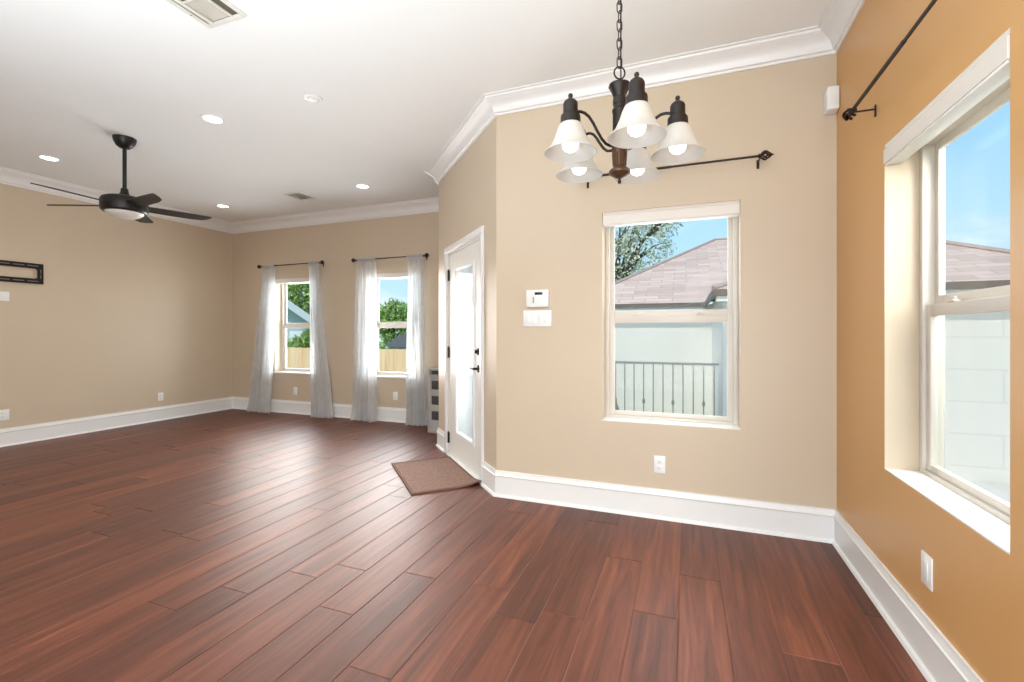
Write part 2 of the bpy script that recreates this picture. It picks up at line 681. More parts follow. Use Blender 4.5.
# local frames
wall('wall_right', (XR, YB, 0), -PI / 2, YB - YREAR, M_CARAMEL, [(YB - RWY1, YB - RWY0, WZ0, WZ1)], x0=-TH, label='caramel coloured right wall with the deep window')
wall('wall_back', (C0.x, YB, 0), 0, XR - C0.x, M_PAINT, [(BWX0 - C0.x, BWX1 - C0.x, WZ0, WZ1)], label='tan wall facing the camera with the middle window')
DOOR = (0.335, 1.335)
wall('wall_diagonal', C1, -PI / 4, DL, M_PAINT, [(DL - DOOR[1], DL - DOOR[0], 0.0, 2.065)], label='angled tan wall with the glazed door')
wall('wall_return', (C1.x, YF, 0), -PI / 2, YF - C1.y, M_PAINT, label='short tan wall running back from the door wall')
wall('wall_far', (XL, YF, 0), 0, C1.x - XL, M_PAINT, [(AW[0] - XL, AW[1] - XL, WZ0, WZ1), (BW[0] - XL, BW[1] - XL, WZ0, WZ1)], x0=-TH, label='far tan wall with two curtained windows')
wall('wall_left', (XL, YREAR, 0), PI / 2, YF - YREAR, M_PAINT, label='long tan left wall')
wall('wall_rear', (XR, YREAR, 0), PI, XR - XL, M_PAINT, x0=-TH, label='tan wall behind the camera')

bm = B()
box(bm, XL - TH, XR + TH, YREAR - TH, YF + TH, ZC, ZC + 0.15)
struct(finish(bm, 'ceiling', M_CEIL), 'flat white ceiling')


# floor: every plank laid, with its own tone
def build_floor():
    bm = B()
    lay = bm.loops.layers.float_color.new('plank')
    rnd = random.Random(21)
    pw = 0.1925
    seam0 = -0.031
    fixed = {-5: [2.055], -4: [1.868], -1: [2.118], 2: [2.045], 0: [2.515], -11: [1.59], -8: [1.637], -13: [2.535]}
    # column k spans seam0+k*pw .. +pw
    k0 = math.floor((XL - 0.05 - seam0) / pw)
    k1 = math.ceil((XR + 0.05 - seam0) / pw)
    y0, y1 = YREAR - 0.05, YF + 0.05
    gap = 0.0012
    for k in range(k0, k1):
        x0, x1 = seam0 + k * pw, seam0 + (k + 1) * pw
        joints = []
        if k in fixed:
            j = fixed[k][0]
            joints.append(j)
            y = j
            while y < y1:
                y += rnd.uniform(1.3, 2.1)
                joints.append(y)
            y = j
            while y > y0:
                y -= rnd.uniform(1.3, 2.1)
                joints.append(y)
        else:
            y = y0 - rnd.uniform(0, 1.8)
            while y < y1:
                y += rnd.uniform(1.0, 2.1)
                joints.append(y)
        js = sorted({y0, y1} | {j for j in joints if y0 + 0.2 < j < y1 - 0.2})
        for a, b in zip(js[:-1], js[1:]):
            tone = (rnd.random(), rnd.random(), rnd.random(), 1)
            xa, xb, ya, yb = x0 + gap, x1 - gap, a + gap, b - gap
            t = 0.0022
            dn = -0.0022
            P = [bm.verts.new(p) for p in ((xa + t, ya + t, 0), (xb - t, ya + t, 0), (xb - t, yb - t, 0), (xa + t, yb - t, 0),
                                           (x0, a, dn), (x1, a, dn), (x1, b, dn), (x0, b, dn))]
            fs = [bm.faces.new(P[0:4])]
            for i in range(4):
                fs.append(bm.faces.new((P[4 + i], P[4 + (i + 1) % 4], P[(i + 1) % 4], P[i])))
            for f in fs:
                for l in f.loops:
                    l[lay] = tone
    # subfloor
    for f in (box(bm, XL - TH, XR + TH, YREAR - TH, YF + TH, -0.15, -0.006),):
        pass
    o = finish(bm, 'floor', M_FLOOR)
    return struct(o, 'dark reddish brown hand scraped plank floor')


build_floor()


# ------------------------------------------------------------------ mouldings
def sweep_path(name, m, path, prof, i0, i1, label=None):
    """prof: list of (offset into room, z). path: room corners in order; room lies to the LEFT of travel."""
    bm = B()
    P = [Vector((p[0], p[1])) for p in path]

    def nrm(a, b):
        d = (b - a).normalized()
        return Vector((-d.y, d.x))

    def mit(i):
        n1 = nrm(P[i - 1], P[i]) if i > 0 else nrm(P[i], P[i + 1])
        n2 = nrm(P[i], P[i + 1]) if i < len(P) - 1 else n1
        return (n1 + n2) / (1 + n1.dot(n2))
    A = [bm.verts.new((P[i0].x + mit(i0).x * o, P[i0].y + mit(i0).y * o, z)) for o, z in prof]
    Bv = [bm.verts.new((P[i1].x + mit(i1).x * o, P[i1].y + mit(i1).y * o, z)) for o, z in prof]
    n = len(prof)
    for k in range(n):
        bm.faces.new((A[k], A[(k + 1) % n], Bv[(k + 1) % n], Bv[k]))
    bm.faces.new(A[::-1])
    bm.faces.new(Bv)
    return struct(finish(bm, name, m), label)


room = [(XR, YREAR), (XR, YB), (C0.x, YB), (C1.x, C1.y), (C1.x, YF), (XL, YF), (XL, YREAR), (XR, YREAR)]


def crown(s):
    pts = [(0, -0.122), (0.010, -0.122), (0.014, -0.108), (0.026, -0.104), (0.030, -0.094), (0.034, -0.080), (0.042, -0.064),
           (0.054, -0.050), (0.070, -0.039), (0.086, -0.033), (0.092, -0.026), (0.104, -0.022), (0.108, -0.010), (0.124, -0.008), (0.124, 0.0), (0, 0.0)]
    return [(a * s, ZC + b * s) for a, b in pts]


names = ['right', 'back', 'diagonal', 'return', 'far', 'left', 'rear']
for i in range(7):
    s = 1.0 if i in (0, 1, 2) else 1.2
    sweep_path('trim_%d' % (i + 1), M_TRIM, room, crown(s), i, i + 1, 'white crown moulding along the %s wall' % names[i])

base_prof = [(0, 0), (0.032, 0), (0.031, 0.008), (0.026, 0.016), (0.018, 0.019), (0.016, 0.020), (0.016, 0.150), (0.020, 0.153), (0.022, 0.160),
             (0.016, 0.166), (0.014, 0.176), (0.010, 0.186), (0.010, 0.196), (0, 0.196)]
for i in (0, 1, 3, 4, 5, 6):
    sweep_path('baseboard_' + names[i], M_TRIM, room, base_prof, i, i + 1)
dd = Vector((-1, 1)) / math.sqrt(2)
c02 = Vector((C0.x, C0.y))
for nm, a, b in (('baseboard_diagonal', 0.0, 0.268), ('baseboard_diagonal_far', 1.402, DL)):
    if a == 0:
        pth = [room[1], room[2], tuple(c02 + dd * b)]
        sweep_path(nm, M_TRIM, pth, base_prof, 1, 2)
    else:
        pth = [tuple(c02 + dd * a), room[3], room[4]]
        sweep_path(nm, M_TRIM, pth, base_prof, 0, 1)


# ------------------------------------------------------------------ windows
def frame_ring(bm, x0, x1, z0, z1, y0, y1, l, r, b, t, bev=0.003):
    box(bm, x0, x0 + l, y0, y1, z0, z1, bev)
    box(bm, x1 - r, x1, y0, y1, z0, z1, bev)
    box(bm, x0 + l, x1 - r, y0, y1, z0, z0 + b, bev)
    box(bm, x0 + l, x1 - r, y0, y1, z1 - t, z1, bev)


def window(n, origin, rotz, w, label, screen=True):
    """origin: lower left corner of the opening on the room face of the wall"""
    hgt = WZ1 - WZ0
    R = sempty('window_%d' % n, origin, rotz, label)
    bm = B()
    frame_ring(bm, 0, w, 0, hgt, 0.125, 0.20, 0.030, 0.030, 0.024, 0.030)
    frame_ring(bm, 0.028, w - 0.028, 0.022, hgt - 0.028, 0.168, 0.200, 0.012, 0.012, 0.010, 0.012)
    finish(bm, 'window_frame', M_VINYL, R)
    bm = B()
    mid = 0.735
    frame_ring(bm, 0.036, w - 0.036, mid - 0.018, hgt - 0.034, 0.168, 0.188, 0.024, 0.024, 0.062, 0.030)
    up = finish(bm, 'upper_sash', M_VINYL, R)
    bx('glass_pane', M_GLASS, up, (0.058, w - 0.058, 0.176, 0.180, mid + 0.042, hgt - 0.062))
    bm = B()
    frame_ring(bm, 0.030, w - 0.030, 0.024, mid + 0.006, 0.138, 0.164, 0.036, 0.036, 0.030, 0.050)
    lo = finish(bm, 'lower_sash', M_VINYL, R)
    bx('glass_pane', M_GLASS, lo, (0.064, w - 0.064, 0.148, 0.152, 0.052, mid - 0.042))
    for fx in (0.26, 0.74):
        bm = B()
        box(bm, w * fx - 0.03, w * fx + 0.03, 0.134, 0.160, mid + 0.006, mid + 0.016, 0.003)
        lathe(bm, [(0.012, 0), (0.012, 0.010), (0.008, 0.013)], 14, (w * fx, 0.149, mid + 0.014))
        box(bm, w * fx - 0.004, w * fx + 0.024, 0.140, 0.150, mid + 0.020, mid + 0.027, 0.002)
        finish(bm, 'sash_lock', M_VINYL, lo)
    if screen:
        bx('insect_screen', M_SCREEN, R, (0.042, w - 0.042, 0.192, 0.1925, 0.030, mid - 0.01))
    return R


wn_r = window(1, (XR, RWY1, WZ0), -PI / 2, RWY1 - RWY0, 'white sash window in the right wall')
wn_b = window(2, (BWX0, YB, WZ0), 0, BWX1 - BWX0, 'white sash window in the wall facing the camera')
wn_a = window(3, (AW[0], YF, WZ0), 0, AW[1] - AW[0], 'left of the two curtained windows in the far wall', False)
wn_c = window(4, (BW[0], YF, WZ0), 0, BW[1] - BW[0], 'right of the two curtained windows in the far wall', False)
# sills
bx('sill', M_SILL, wn_r, (0.001, RWY1 - RWY0 - 0.001, 0.001, 0.125, 0.0005, 0.006))
bx('sill', M_SILL, wn_b, (0.001, BWX1 - BWX0 - 0.001, 0.001, 0.125, 0.0005, 0.006))
for w_, a_ in ((wn_a, AW), (wn_c, BW)):
    bx('sill', M_SILL, w_, (-0.02, a_[1] - a_[0] + 0.02, -0.02, 0.125, -0.018, 0.006), bev=0.003)


def cassette(origin, rotz, w, label, dep, y0, hh, name='roller_blind', lip=True):
    T = thing(name, label, 'window blind', origin, rotz)
    bm = B()
    prof = [(y0, 0.0), (y0, 0.060), (y0 + 0.010, 0.072), (y0 + 0.006, 0.078), (y0 + 0.006, hh), (y0 + dep, hh), (y0 + dep, 0.0)]
    prof = [(a, b * (hh / 0.085) if b < hh else b) for a, b in prof]
    A = [bm.verts.new((0.003, a, b)) for a, b in prof]
    C = [bm.verts.new((w - 0.003, a, b)) for a, b in prof]
    n = len(prof)
    for k in range(n):
        bm.faces.new((A[k], A[(k + 1) % n], C[(k + 1) % n], C[k]))
    bm.faces.new(A)
    bm.faces.new(C)
    finish(bm, 'headrail', M_CASS, T)
    bx('bottom_rail', M_TRIM, T, (0.008, w - 0.008, y0 + 0.004, y0 + dep - 0.004, -0.010, 0.0), bev=0.002)
    return T


cassette((XR, RWY1, WZ1 - 0.085), -PI / 2, RWY1 - RWY0, 'white blind headrail raised at the top of the right wall window', 0.065, -0.005, 0.085)
cassette((BWX0, YB, WZ1 - 0.085), 0, BWX1 - BWX0, 'white blind headrail raised at the top of the window facing the camera', 0.060, 0.004, 0.085)
cassette((AW[0], YF, WZ1 - 0.055), 0, AW[1] - AW[0], 'pale blind headrail raised between the left pair of sheer curtains', 0.060, 0.004, 0.055)
cassette((BW[0], YF, WZ1 - 0.055), 0, BW[1] - BW[0], 'pale blind headrail raised between the right pair of sheer curtains', 0.060, 0.004, 0.055)


# ------------------------------------------------------------------ door in the diagonal wall (local x runs away from the camera end towards it)
def build_door():
    R = sempty('door_1', C1, -PI / 4, 'white glazed door with black hardware in the angled wall')
    L = lambda a: DL - a
    x0, x1 = L(DOOR[1]), L(DOOR[0])            # opening
    zt = 2.065
    bm = B()
    cw = 0.068
    for a, b in ((x0 - cw, x0), (x1, x1 + cw)):
        box(bm, a, b, -0.018, 0.0, 0, zt, 0.003)
        box(bm, a + 0.012, b - 0.012, -0.022, -0.017, 0, zt, 0.002)
    box(bm, x0 - cw, x1 + cw, -0.018, 0.0, zt, zt + cw, 0.003)
    box(bm, x0 - cw + 0.004, x1 + cw - 0.004, -0.023, -0.017, zt + 0.012, zt + cw - 0.012, 0.002)
    finish(bm, 'casing', M_TRIM, R)
    bm = B()
    jt = 0.03
    box(bm, x0, x0 + jt, 0, TH, 0, zt)
    box(bm, x1 - jt, x1, 0, TH, 0, zt)
    box(bm, x0 + jt, x1 - jt, 0, TH, zt - 0.02, zt)
    finish(bm, 'jamb', M_DOOR, R)
    bx('threshold', M_TRIM, R, (x0 + jt, x1 - jt, -0.028, TH, 0.0, 0.018), bev=0.004)
    # slab with its glass opening
    s0, s1 = x0 + jt + 0.003, x1 - jt - 0.003
    g0, g1, gz0, gz1 = L(1.068), L(0.521), 0.255, 1.885
    zz0, zz1 = 0.022, zt - 0.023
    y0, y1 = 0.006, 0.050
    bm = B()
    box(bm, s0, g0, y0, y1, zz0, zz1)
    box(bm, g1, s1, y0, y1, zz0, zz1)
    box(bm, g0, g1, y0, y1, zz0, gz0)
    box(bm, g0, g1, y0, y1, gz1, zz1)
    finish(bm, 'door_slab', M_DOOR, R)
    bm = B()
    frame_ring(bm, g0 - 0.004, g1 + 0.004, gz0 - 0.004, gz1 + 0.004, -0.006, 0.050, 0.030, 0.030, 0.034, 0.030, 0.005)
    lf = finish(bm, 'glazing_frame', M_TRIM, R)
    gi0, gi1, gj0, gj1 = g0 + 0.027, g1 - 0.027, gz0 + 0.03, gz1 - 0.027
    bx('glass_pane', M_GLASS, lf, (gi0, gi1, 0.014, 0.017, gj0, gj1), (gi0, gi1, 0.040, 0.043, gj0, gj1))
    bm = B()
    z = gj0 + 0.012
    while z < gj1 - 0.02:
        v = [bm.verts.new(p) for p in ((gi0 + 0.003, 0.021, z), (gi1 - 0.003, 0.021, z), (gi1 - 0.003, 0.031, z + 0.0125), (gi0 + 0.003, 0.031, z + 0.0125))]
        bm.faces.new(v)
        z += 0.0135
    finish(bm, 'blind_slats', M_SLAT, lf)
    bx('tilt_slider', M_PLATE, lf, (g1 - 0.020, g1 - 0.008, -0.014, -0.005, 1.50, 1.66), bev=0.003)
    # hinges on the far side
    for hz in (1.84, 1.05, 0.175):
        bm = B()
        lathe(bm, [(0.009, -0.055), (0.009, 0.055)], 12, (x0 + jt, -0.004, hz))
        lathe(bm, [(0.005, 0.055), (0.007, 0.060), (0.003, 0.066)], 12, (x0 + jt, -0.004, hz))
        box(bm, x0 + jt - 0.018, x0 + jt + 0.022, 0.000, 0.005, hz - 0.052, hz + 0.052)
        finish(bm, 'hinge', M_BLACK, R)
    kx = L(0.418)
    bm = B()
    lathe(bm, [(0.0, -0.016), (0.026, -0.014), (0.031, -0.006), (0.031, 0.0)], 24, (kx, y0, 1.090), axis='Y')
    box(bm, kx - 0.006, kx + 0.006, y0 - 0.036, y0 - 0.012, 1.074, 1.106, 0.003)
    finish(bm, 'deadbolt', M_BLACK, R)
    bm = B()
    lathe(bm, [(0.0, -0.014), (0.028, -0.012), (0.033, -0.005), (0.033, 0.0)], 24, (kx, y0, 0.945), axis='Y')
    lathe(bm, [(0.011, -0.050), (0.011, -0.010)], 14, (kx, y0, 0.945), axis='Y')
    tube(bm, [(kx + 0.008, y0 - 0.046, 0.945), (kx - 0.03, y0 - 0.050, 0.947), (kx - 0.07, y0 - 0.050, 0.945), (kx - 0.115, y0 - 0.046, 0.941)], [0.010, 0.009, 0.008, 0.007], 10)
    finish(bm, 'lever_handle', M_BLACK, R)


build_door()


# ------------------------------------------------------------------ wall plates and small fittings
def outlet(name, label, origin, rotz, w=0.073, h=0.116, kind='duplex', group=None):
    T = thing(name, label, 'outlet', origin, rotz, group)
    bm = B()
    box(bm, -w / 2, w / 2, -0.006, 0, -h / 2, h / 2, 0.0025)
    finish(bm, 'plate', M_PLATE, T)
    if kind == 'duplex':
        for s in (-1, 1):
            bm = B()
            box(bm, -0.017, 0.017, -0.0085, -0.005, s * 0.0195 - 0.014, s * 0.0195 + 0.014, 0.002)
            f = finish(bm, 'socket_face', M_PLATE, T)
            bx('slot', M_PLATE2, f, (-0.008, -0.006, -0.0088, -0.008, s * 0.0195 - 0.002, s * 0.0195 + 0.007),
               (0.006, 0.008, -0.0088, -0.008, s * 0.0195 - 0.002, s * 0.0195 + 0.006), (-0.002, 0.002, -0.0088, -0.008, s * 0.0195 - 0.009, s * 0.0195 - 0.005))
    elif kind == 'blank':
        bm = B()
        for s in (-1, 1):
            lathe(bm, [(0.0035, -0.0075), (0.0035, -0.005)], 10, (0, 0, s * 0.042), axis='Y')
        box(bm, -0.017, 0.017, -0.0082, -0.005, -0.033, 0.033, 0.002)
        finish(bm, 'decorator_insert', M_PLATE, T)
    return T


outlet('wall_outlet', 'white duplex outlet low on the wall under the window facing the camera', (-0.167, YB, 0.362), 0)
outlet('wall_outlet', 'white rectangular plate low on the caramel wall under the right window', (XR, 2.137, 0.367), -PI / 2, 0.080, 0.120, 'blank')
outlet('wall_outlet', 'small white outlet on the far wall below the left curtained window', (-5.67, YF, 0.350), 0)
outlet('wall_outlet', 'small white outlet on the far wall below the right curtained window', (-3.828, YF, 0.362), 0)
outlet('wall_outlet', 'small white outlet low on the left wall toward the far corner', (XL, 4.305, 0.340), PI / 2)
outlet('wall_outlet', 'white outlet low on the left wall, far below the black bracket', (XL, 2.69, 0.347), PI / 2, 0.105, 0.116)
outlet('wall_plate', 'white plate on the left wall directly beneath the black mounting bracket', (XL, 2.69, 1.656), PI / 2, 0.105, 0.102, 'blank')['category'] = 'wall plate'

T = thing('light_switch', 'white four gang light switch plate below the alarm keypad', 'light switch', (-1.034, YB, 1.358), 0)
bx('plate', M_PLATE, T, (-0.109, 0.109, -0.007, 0, -0.0605, 0.0605), bev=0.003)
for i in range(4):
    bm = B()
    xx = (i - 1.5) * 0.046
    box(bm, xx - 0.0165, xx + 0.0165, -0.0105, -0.006, -0.033, 0.033, 0.002)
    finish(bm, 'rocker', M_PLATE, T)

T = thing('alarm_keypad', 'white alarm keypad with small dark display above the light switch plate', 'keypad', (-1.027, YB, 1.505), 0)
bx('body', M_PLATE, T, (-0.086, 0.086, -0.030, 0, -0.064, 0.064), bev=0.006)
bx('display', M_LCD, T, (-0.018, 0.042, -0.0312, -0.029, 0.026, 0.046), bev=0.0005)
bx('side_button', M_GREYBTN, T, (-0.034, -0.024, -0.0316, -0.029, -0.034, 0.012), bev=0.001)
bm = B()
box(bm, -0.012, 0.070, -0.0318, -0.029, -0.048, 0.012, 0.001)
finish(bm, 'keypad_flap', M_PLATE, T)

T = thing('motion_sensor', 'white motion sensor box high in the corner of the two walls', 'sensor', (0.804, YB, 2.628), 0)
bm = B()
vs = box(bm, -0.034, 0.034, -0.072, 0, -0.072, 0.072)
for v in vs:
    if v.co.y < -0.03 and v.co.x < 0:
        v.co.x += 0.006
    if v.co.y < -0.03 and v.co.z < 0:
        v.co.z += 0.008
bmesh.ops.bevel(bm, geom=bm.edges[:], offset=0.010, segments=3, affect='EDGES', profile=0.5)
finish(bm, 'housing', M_PLATE, T)
bx('sensor_lens', M_CANOFF, T, (-0.018, 0.022, -0.0735, -0.066, -0.040, 0.012), bev=0.003)

# black mounting bracket on the left wall (local x = world y)
T = thing('wall_mount_bracket', 'black rectangular television mounting bracket on the left wall', 'bracket', (XL, 2.69, 1.934), PI / 2)
bm = B()
OX0, OX1, OZ = -0.333, 0.333, 0.117
IX0, IX1, IZ, RD = -0.285, 0.285, 0.058, 0.03


def rounded(x0, x1, z, r, n=5):
    pts = []
    for cx, cz, a0 in ((x1 - r, z - r, 0), (x0 + r, z - r, 90), (x0 + r, -z + r, 180), (x1 - r, -z + r, 270)):
        for i in range(n + 1):
            a = math.radians(a0 + 90 * i / n)
            pts.append((cx + r * math.cos(a), cz + r * math.sin(a)))
    return pts


inn = rounded(IX0, IX1, IZ, RD)
outp = rounded(OX0, OX1, OZ, 0.004)
for ya, yb in ((-0.022, -0.004),):
    ra = [[bm.verts.new((p[0], y, p[1])) for p in q] for q, y in ((outp, ya), (inn, ya), (inn, yb), (outp, yb))]
    n = len(inn)
    for j in range(4):
        A, C = ra[j], ra[(j + 1) % 4]
        for i in range(n):
            bm.faces.new((A[i], A[(i + 1) % n], C[(i + 1) % n], C[i]))
finish(bm, 'plate', M_TVM, T)
bm = B()
for zz in (0.088, -0.088):
    for xx in (-0.24, -0.12, 0.0, 0.12, 0.24):
        box(bm, xx - 0.048, xx + 0.048, -0.0235, -0.0215, zz - 0.005, zz + 0.005, 0.0008)
for xx in (-0.309, 0.309):
    for zz in (-0.03, 0.03):
        box(bm, xx - 0.004, xx + 0.004, -0.0235, -0.0215, zz - 0.022, zz + 0.022, 0.0008)
finish(bm, 'slot_rail', M_TVS, T)
for xx in (-0.2, 0.2):
    for zz in (-0.095, 0.095):
        bm = B()
        lathe(bm, [(0.008, -0.004), (0.008, 0.0)], 10, (xx, 0, zz), axis='Y')
        finish(bm, 'spacer', M_TVM, T)


# ------------------------------------------------------------------ curtain rods and sheers
def finial(bm, x, s, leaf):
    """s=+1 right end, -1 left end; local coords with the rod on y=0,z=0"""
    if leaf:
        lathe(bm, [(0.007, 0), (0.013, s * 0.004), (0.013, s * 0.010), (0.006, s * 0.016)], 14, (x, 0, 0), axis='X')
        # open wire basket tapering to a point
        for k in range(6):
            pts = []
            for i in range(9):
                t = i / 8
                r = 0.026 * math.sin(PI * min(1, t ** 0.8)) * (1 - 0.25 * t) + 0.002
                a = 2 * PI * k / 6 + 2.0 * t
                pts.append((x + s * (0.014 + 0.062 * t), r * math.cos(a), r * math.sin(a)))
            tube(bm, pts, 0.005, 6)
        lathe(bm, [(0.006, s * 0.072), (0.004, s * 0.082), (0.001, s * 0.090)], 10, (x, 0, 0), axis='X')
    else:
        lathe(bm, [(0.009, 0), (0.014, s * 0.004), (0.012, s * 0.010), (0.022, s * 0.018), (0.030, s * 0.030), (0.030, s * 0.040), (0.022, s * 0.052), (0.008, s * 0.058)], 16, (x, 0, 0), axis='X')


def rod(label, loc, rotz, half, bxs, stand, leaf, plate=True, r=0.0085):
    T = thing('curtain_rod', label, 'curtain rod', loc, rotz)
    bm = B()
    lathe(bm, [(r, -half), (r, 0.02)], 14, axis='X')
    lathe(bm, [(r * 0.82, 0.0), (r * 0.82, half)], 14, axis='X')
    finish(bm, 'pole', M_IRON, T)
    for s in (-1, 1):
        bm = B()
        finial(bm, s * half, s, leaf)
        finish(bm, 'finial', M_IRON, T)
    for b_ in bxs:
        bm = B()
        tube(bm, [(b_, -0.004, -r - 0.003), (b_, 0.02, -r - 0.005), (b_, stand - 0.004, -r - 0.005)], 0.0045, 8)
        tube(bm, [(b_, -r - 0.004, 0.004), (b_, -r - 0.004, -r - 0.004), (b_, 0.003, -r - 0.006), (b_, r + 0.005, -r - 0.002), (b_, r + 0.004, 0.004)], 0.0035, 8)
        box(bm, b_ - 0.008, b_ + 0.008, stand - 0.005, stand, -0.050, 0.006, 0.0015)
        finish(bm, 'bracket', M_IRON, T)
    return T


# back wall rod (local y points to the wall)
rod('dark curtain rod with pointed wire finials above the window facing the camera', (-0.115, YB - 0.09, 2.333), 0, 0.525, (-0.540, 0.537), 0.09, True)
# right wall rod, axis along Y: local x = -Y
rod('dark curtain rod with round finial above the right wall window', (XR - 0.09, 2.105, 2.325), -PI / 2, 0.545, (-0.53, 0.53), 0.09, True)
rod('dark curtain rod with ball finials over the left far window', (-5.685, YF - 0.10, 2.300), 0, 0.60, (-0.57, 0.57), 0.10, False)
rod('dark curtain rod with ball finials over the right far window', (-3.868, YF - 0.10, 2.296), 0, 0.575, (-0.55, 0.55), 0.10, False)


def curtain(label, tx0, tx1, bx0, bx1, seed, ease=1.4):
    T = thing('sheer_curtain', label, 'curtain', ((tx0 + tx1) / 2, YF - 0.10, 0.0), 0, 'sheer curtain panels on the far wall')
    rnd = random.Random(seed)
    ph = [rnd.uniform(0, 6.28) for _ in range(6)]
    nf = 6
    ox = (tx0 + tx1) / 2

    def point(s, z):
        t = max(0.0, min(1.0, 1 - z / 2.29))           # 0 at rod, 1 at floor
        w = t ** ease
        a = tx0 + (bx0 - tx0) * w
        b = tx1 + (bx1 - tx1) * w
        x = a + (b - a) * s + 0.006 * math.sin(13 * s + 4 * t + ph[0])
        amp = 0.020 + 0.026 * min(1, t * 2.2)
        y = amp * math.sin(2 * PI * nf * s + ph[1] + 0.8 * math.sin(3 * t + ph[2])) + 0.35 * amp * math.sin(2 * PI * (nf * 1.7) * s + ph[3] + 2 * t)
        y += -0.02 * t + 0.012 * math.sin(5 * s + 3 * t + ph[4])
        if z < 0.1:
            y -= 0.03 * (1 - z / 0.1) * (0.5 + 0.5 * math.sin(9 * s + ph[5]))
        return (x - ox, y, z)
    ns, nz = 110, 44
    z_lo, z_hi = 0.006, 2.262
    bm = B()
    G = [[bm.verts.new(point(i / ns, z_lo + (z_hi - z_lo) * k / nz)) for i in range(ns + 1)] for k in range(nz + 1)]
    for k in range(nz):
        for i in range(ns):
            bm.faces.new((G[k][i], G[k][i + 1], G[k + 1][i + 1], G[k + 1][i])).smooth = True
    finish(bm, 'sheer_panel', M_SHEER, T)
    # gathered pocket around the rod with a small ruffle above it
    bm = B()
    G = []
    for k in range(10):
        a = PI * 2 * k / 10
        ring = []
        for i in range(ns + 1):
            s = i / ns
            rr = 0.020 + 0.004 * math.sin(2 * PI * nf * 1.6 * s + ph[3] + k)
            ring.append(bm.verts.new((tx0 + (tx1 - tx0) * s - ox, rr * math.cos(a) * 0.85, 2.298 + rr * 1.35 * math.sin(a) - 0.006)))
        G.append(ring)
    for k in range(10):
        for i in range(ns):
            bm.faces.new((G[k][i], G[k][i + 1], G[(k + 1) % 10][i + 1], G[(k + 1) % 10][i])).smooth = True
    finish(bm, 'rod_pocket', M_SHEER, T)
    return T


curtain('white sheer curtain nearest the far left corner, flaring wide at the floor', -6.235, -5.99, -6.53, -6.03, 1)
curtain('white sheer curtain right of the left far window, its hem swinging right', -5.30, -5.095, -5.24, -4.80, 2)
curtain('white sheer curtain left of the right far window, hanging fairly straight', -4.40, -4.085, -4.49, -4.05, 3)
curtain('white sheer curtain beside the grey standing panel, right of the right far window', -3.57, -3.31, -3.57, -3.23, 4)

# ------------------------------------------------------------------ grey standing panel in the corner
T = thing('standing_panel', 'slim grey upright panel with three dark square openings in the corner behind the door wall', 'panel', (-2.86, 5.00, 0), math.radians(-8))
bm = B()
frame_ring(bm, -0.17, 0.20, 0.0, 0.81, -0.05, 0.05, 0.030, 0.030, 0.05, 0.03, 0.006)
box(bm, -0.14, 0.17, -0.05, 0.05, 0.70, 0.725, 0.003)
finish(bm, 'frame', M_PANEL, T)
bm = B()
box(bm, -0.14, 0.17, -0.036, 0.04, 0.05, 0.70)
for i in range(9):
    box(bm, 0.02 + i * 0.016, 0.028 + i * 0.016, -0.044, -0.036, 0.06, 0.69, 0.001)
finish(bm, 'panel_face', M_PANEL, T)
for i in range(3):
    bm = B()
    z = 0.60 - i * 0.19
    box(bm, -0.115, 0.0, -0.042, -0.030, z - 0.055, z + 0.055, 0.006)
    finish(bm, 'square_opening', M_DARKGREY, T)
bx('handle_slot', M_DARKGREY, T, (-0.12, 0.15, -0.03, 0.03, 0.735, 0.772), bev=0.004)

# ------------------------------------------------------------------ door mat
T = thing('door_mat', 'brown woven rectangular mat on the floor in front of the glazed door', 'mat', (-2.096, 3.530, 0.0005), -PI / 4)
hx, hy, mt = 0.455, 0.288, 0.010
bm = B()
n1, n2 = 36, 24


def mat_lift(x, y):
    d = math.hypot(x - hx, y - (hy - 0.02))
    return 0.030 * max(0, 1 - d / 0.20) ** 2


def mat_grid(bm, x0, x1, y0, y1, top, bot, nx, ny):
    for z0, flip in ((top, False), (bot, True)):
        G = [[bm.verts.new((x0 + (x1 - x0) * i / nx, y0 + (y1 - y0) * j / ny, z0 + mat_lift(x0 + (x1 - x0) * i / nx, y0 + (y1 - y0) * j / ny))) for i in range(nx + 1)] for j in range(ny + 1)]
        for j in range(ny):
            for i in range(nx):
                bm.faces.new((G[j][i], G[j][i + 1], G[j + 1][i + 1], G[j + 1][i]))
        if not flip:
            T_ = G
        else:
            loopa = [T_[0][i] for i in range(nx + 1)] + [T_[j][nx] for j in range(1, ny + 1)] + [T_[ny][i] for i in range(nx - 1, -1, -1)] + [T_[j][0] for j in range(ny - 1, 0, -1)]
            loopb = [G[0][i] for i in range(nx + 1)] + [G[j][nx] for j in range(1, ny + 1)] + [G[ny][i] for i in range(nx - 1, -1, -1)] + [G[j][0] for j in range(ny - 1, 0, -1)]
            m_ = len(loopa)
            for i in range(m_):
                bm.faces.new((loopa[i], loopa[(i + 1) % m_], loopb[(i + 1) % m_], loopb[i]))


mat_grid(bm, -hx + 0.022, hx - 0.022, -hy + 0.022, hy - 0.022, mt, 0.001, n1, n2)
finish(bm, 'woven_field', M_WEAVE, T)
bm = B()
mat_grid(bm, -hx, -hx + 0.022, -hy, hy, mt + 0.002, 0, 3, n2)
mat_grid(bm, hx - 0.022, hx, -hy, hy, mt + 0.002, 0, 3, n2)
mat_grid(bm, -hx + 0.022, hx - 0.022, -hy, -hy + 0.022, mt + 0.002, 0, n1, 3)
mat_grid(bm, -hx + 0.022, hx - 0.022, hy - 0.022, hy, mt + 0.002, 0, n1, 3)
finish(bm, 'binding', M_MATEDGE, T)


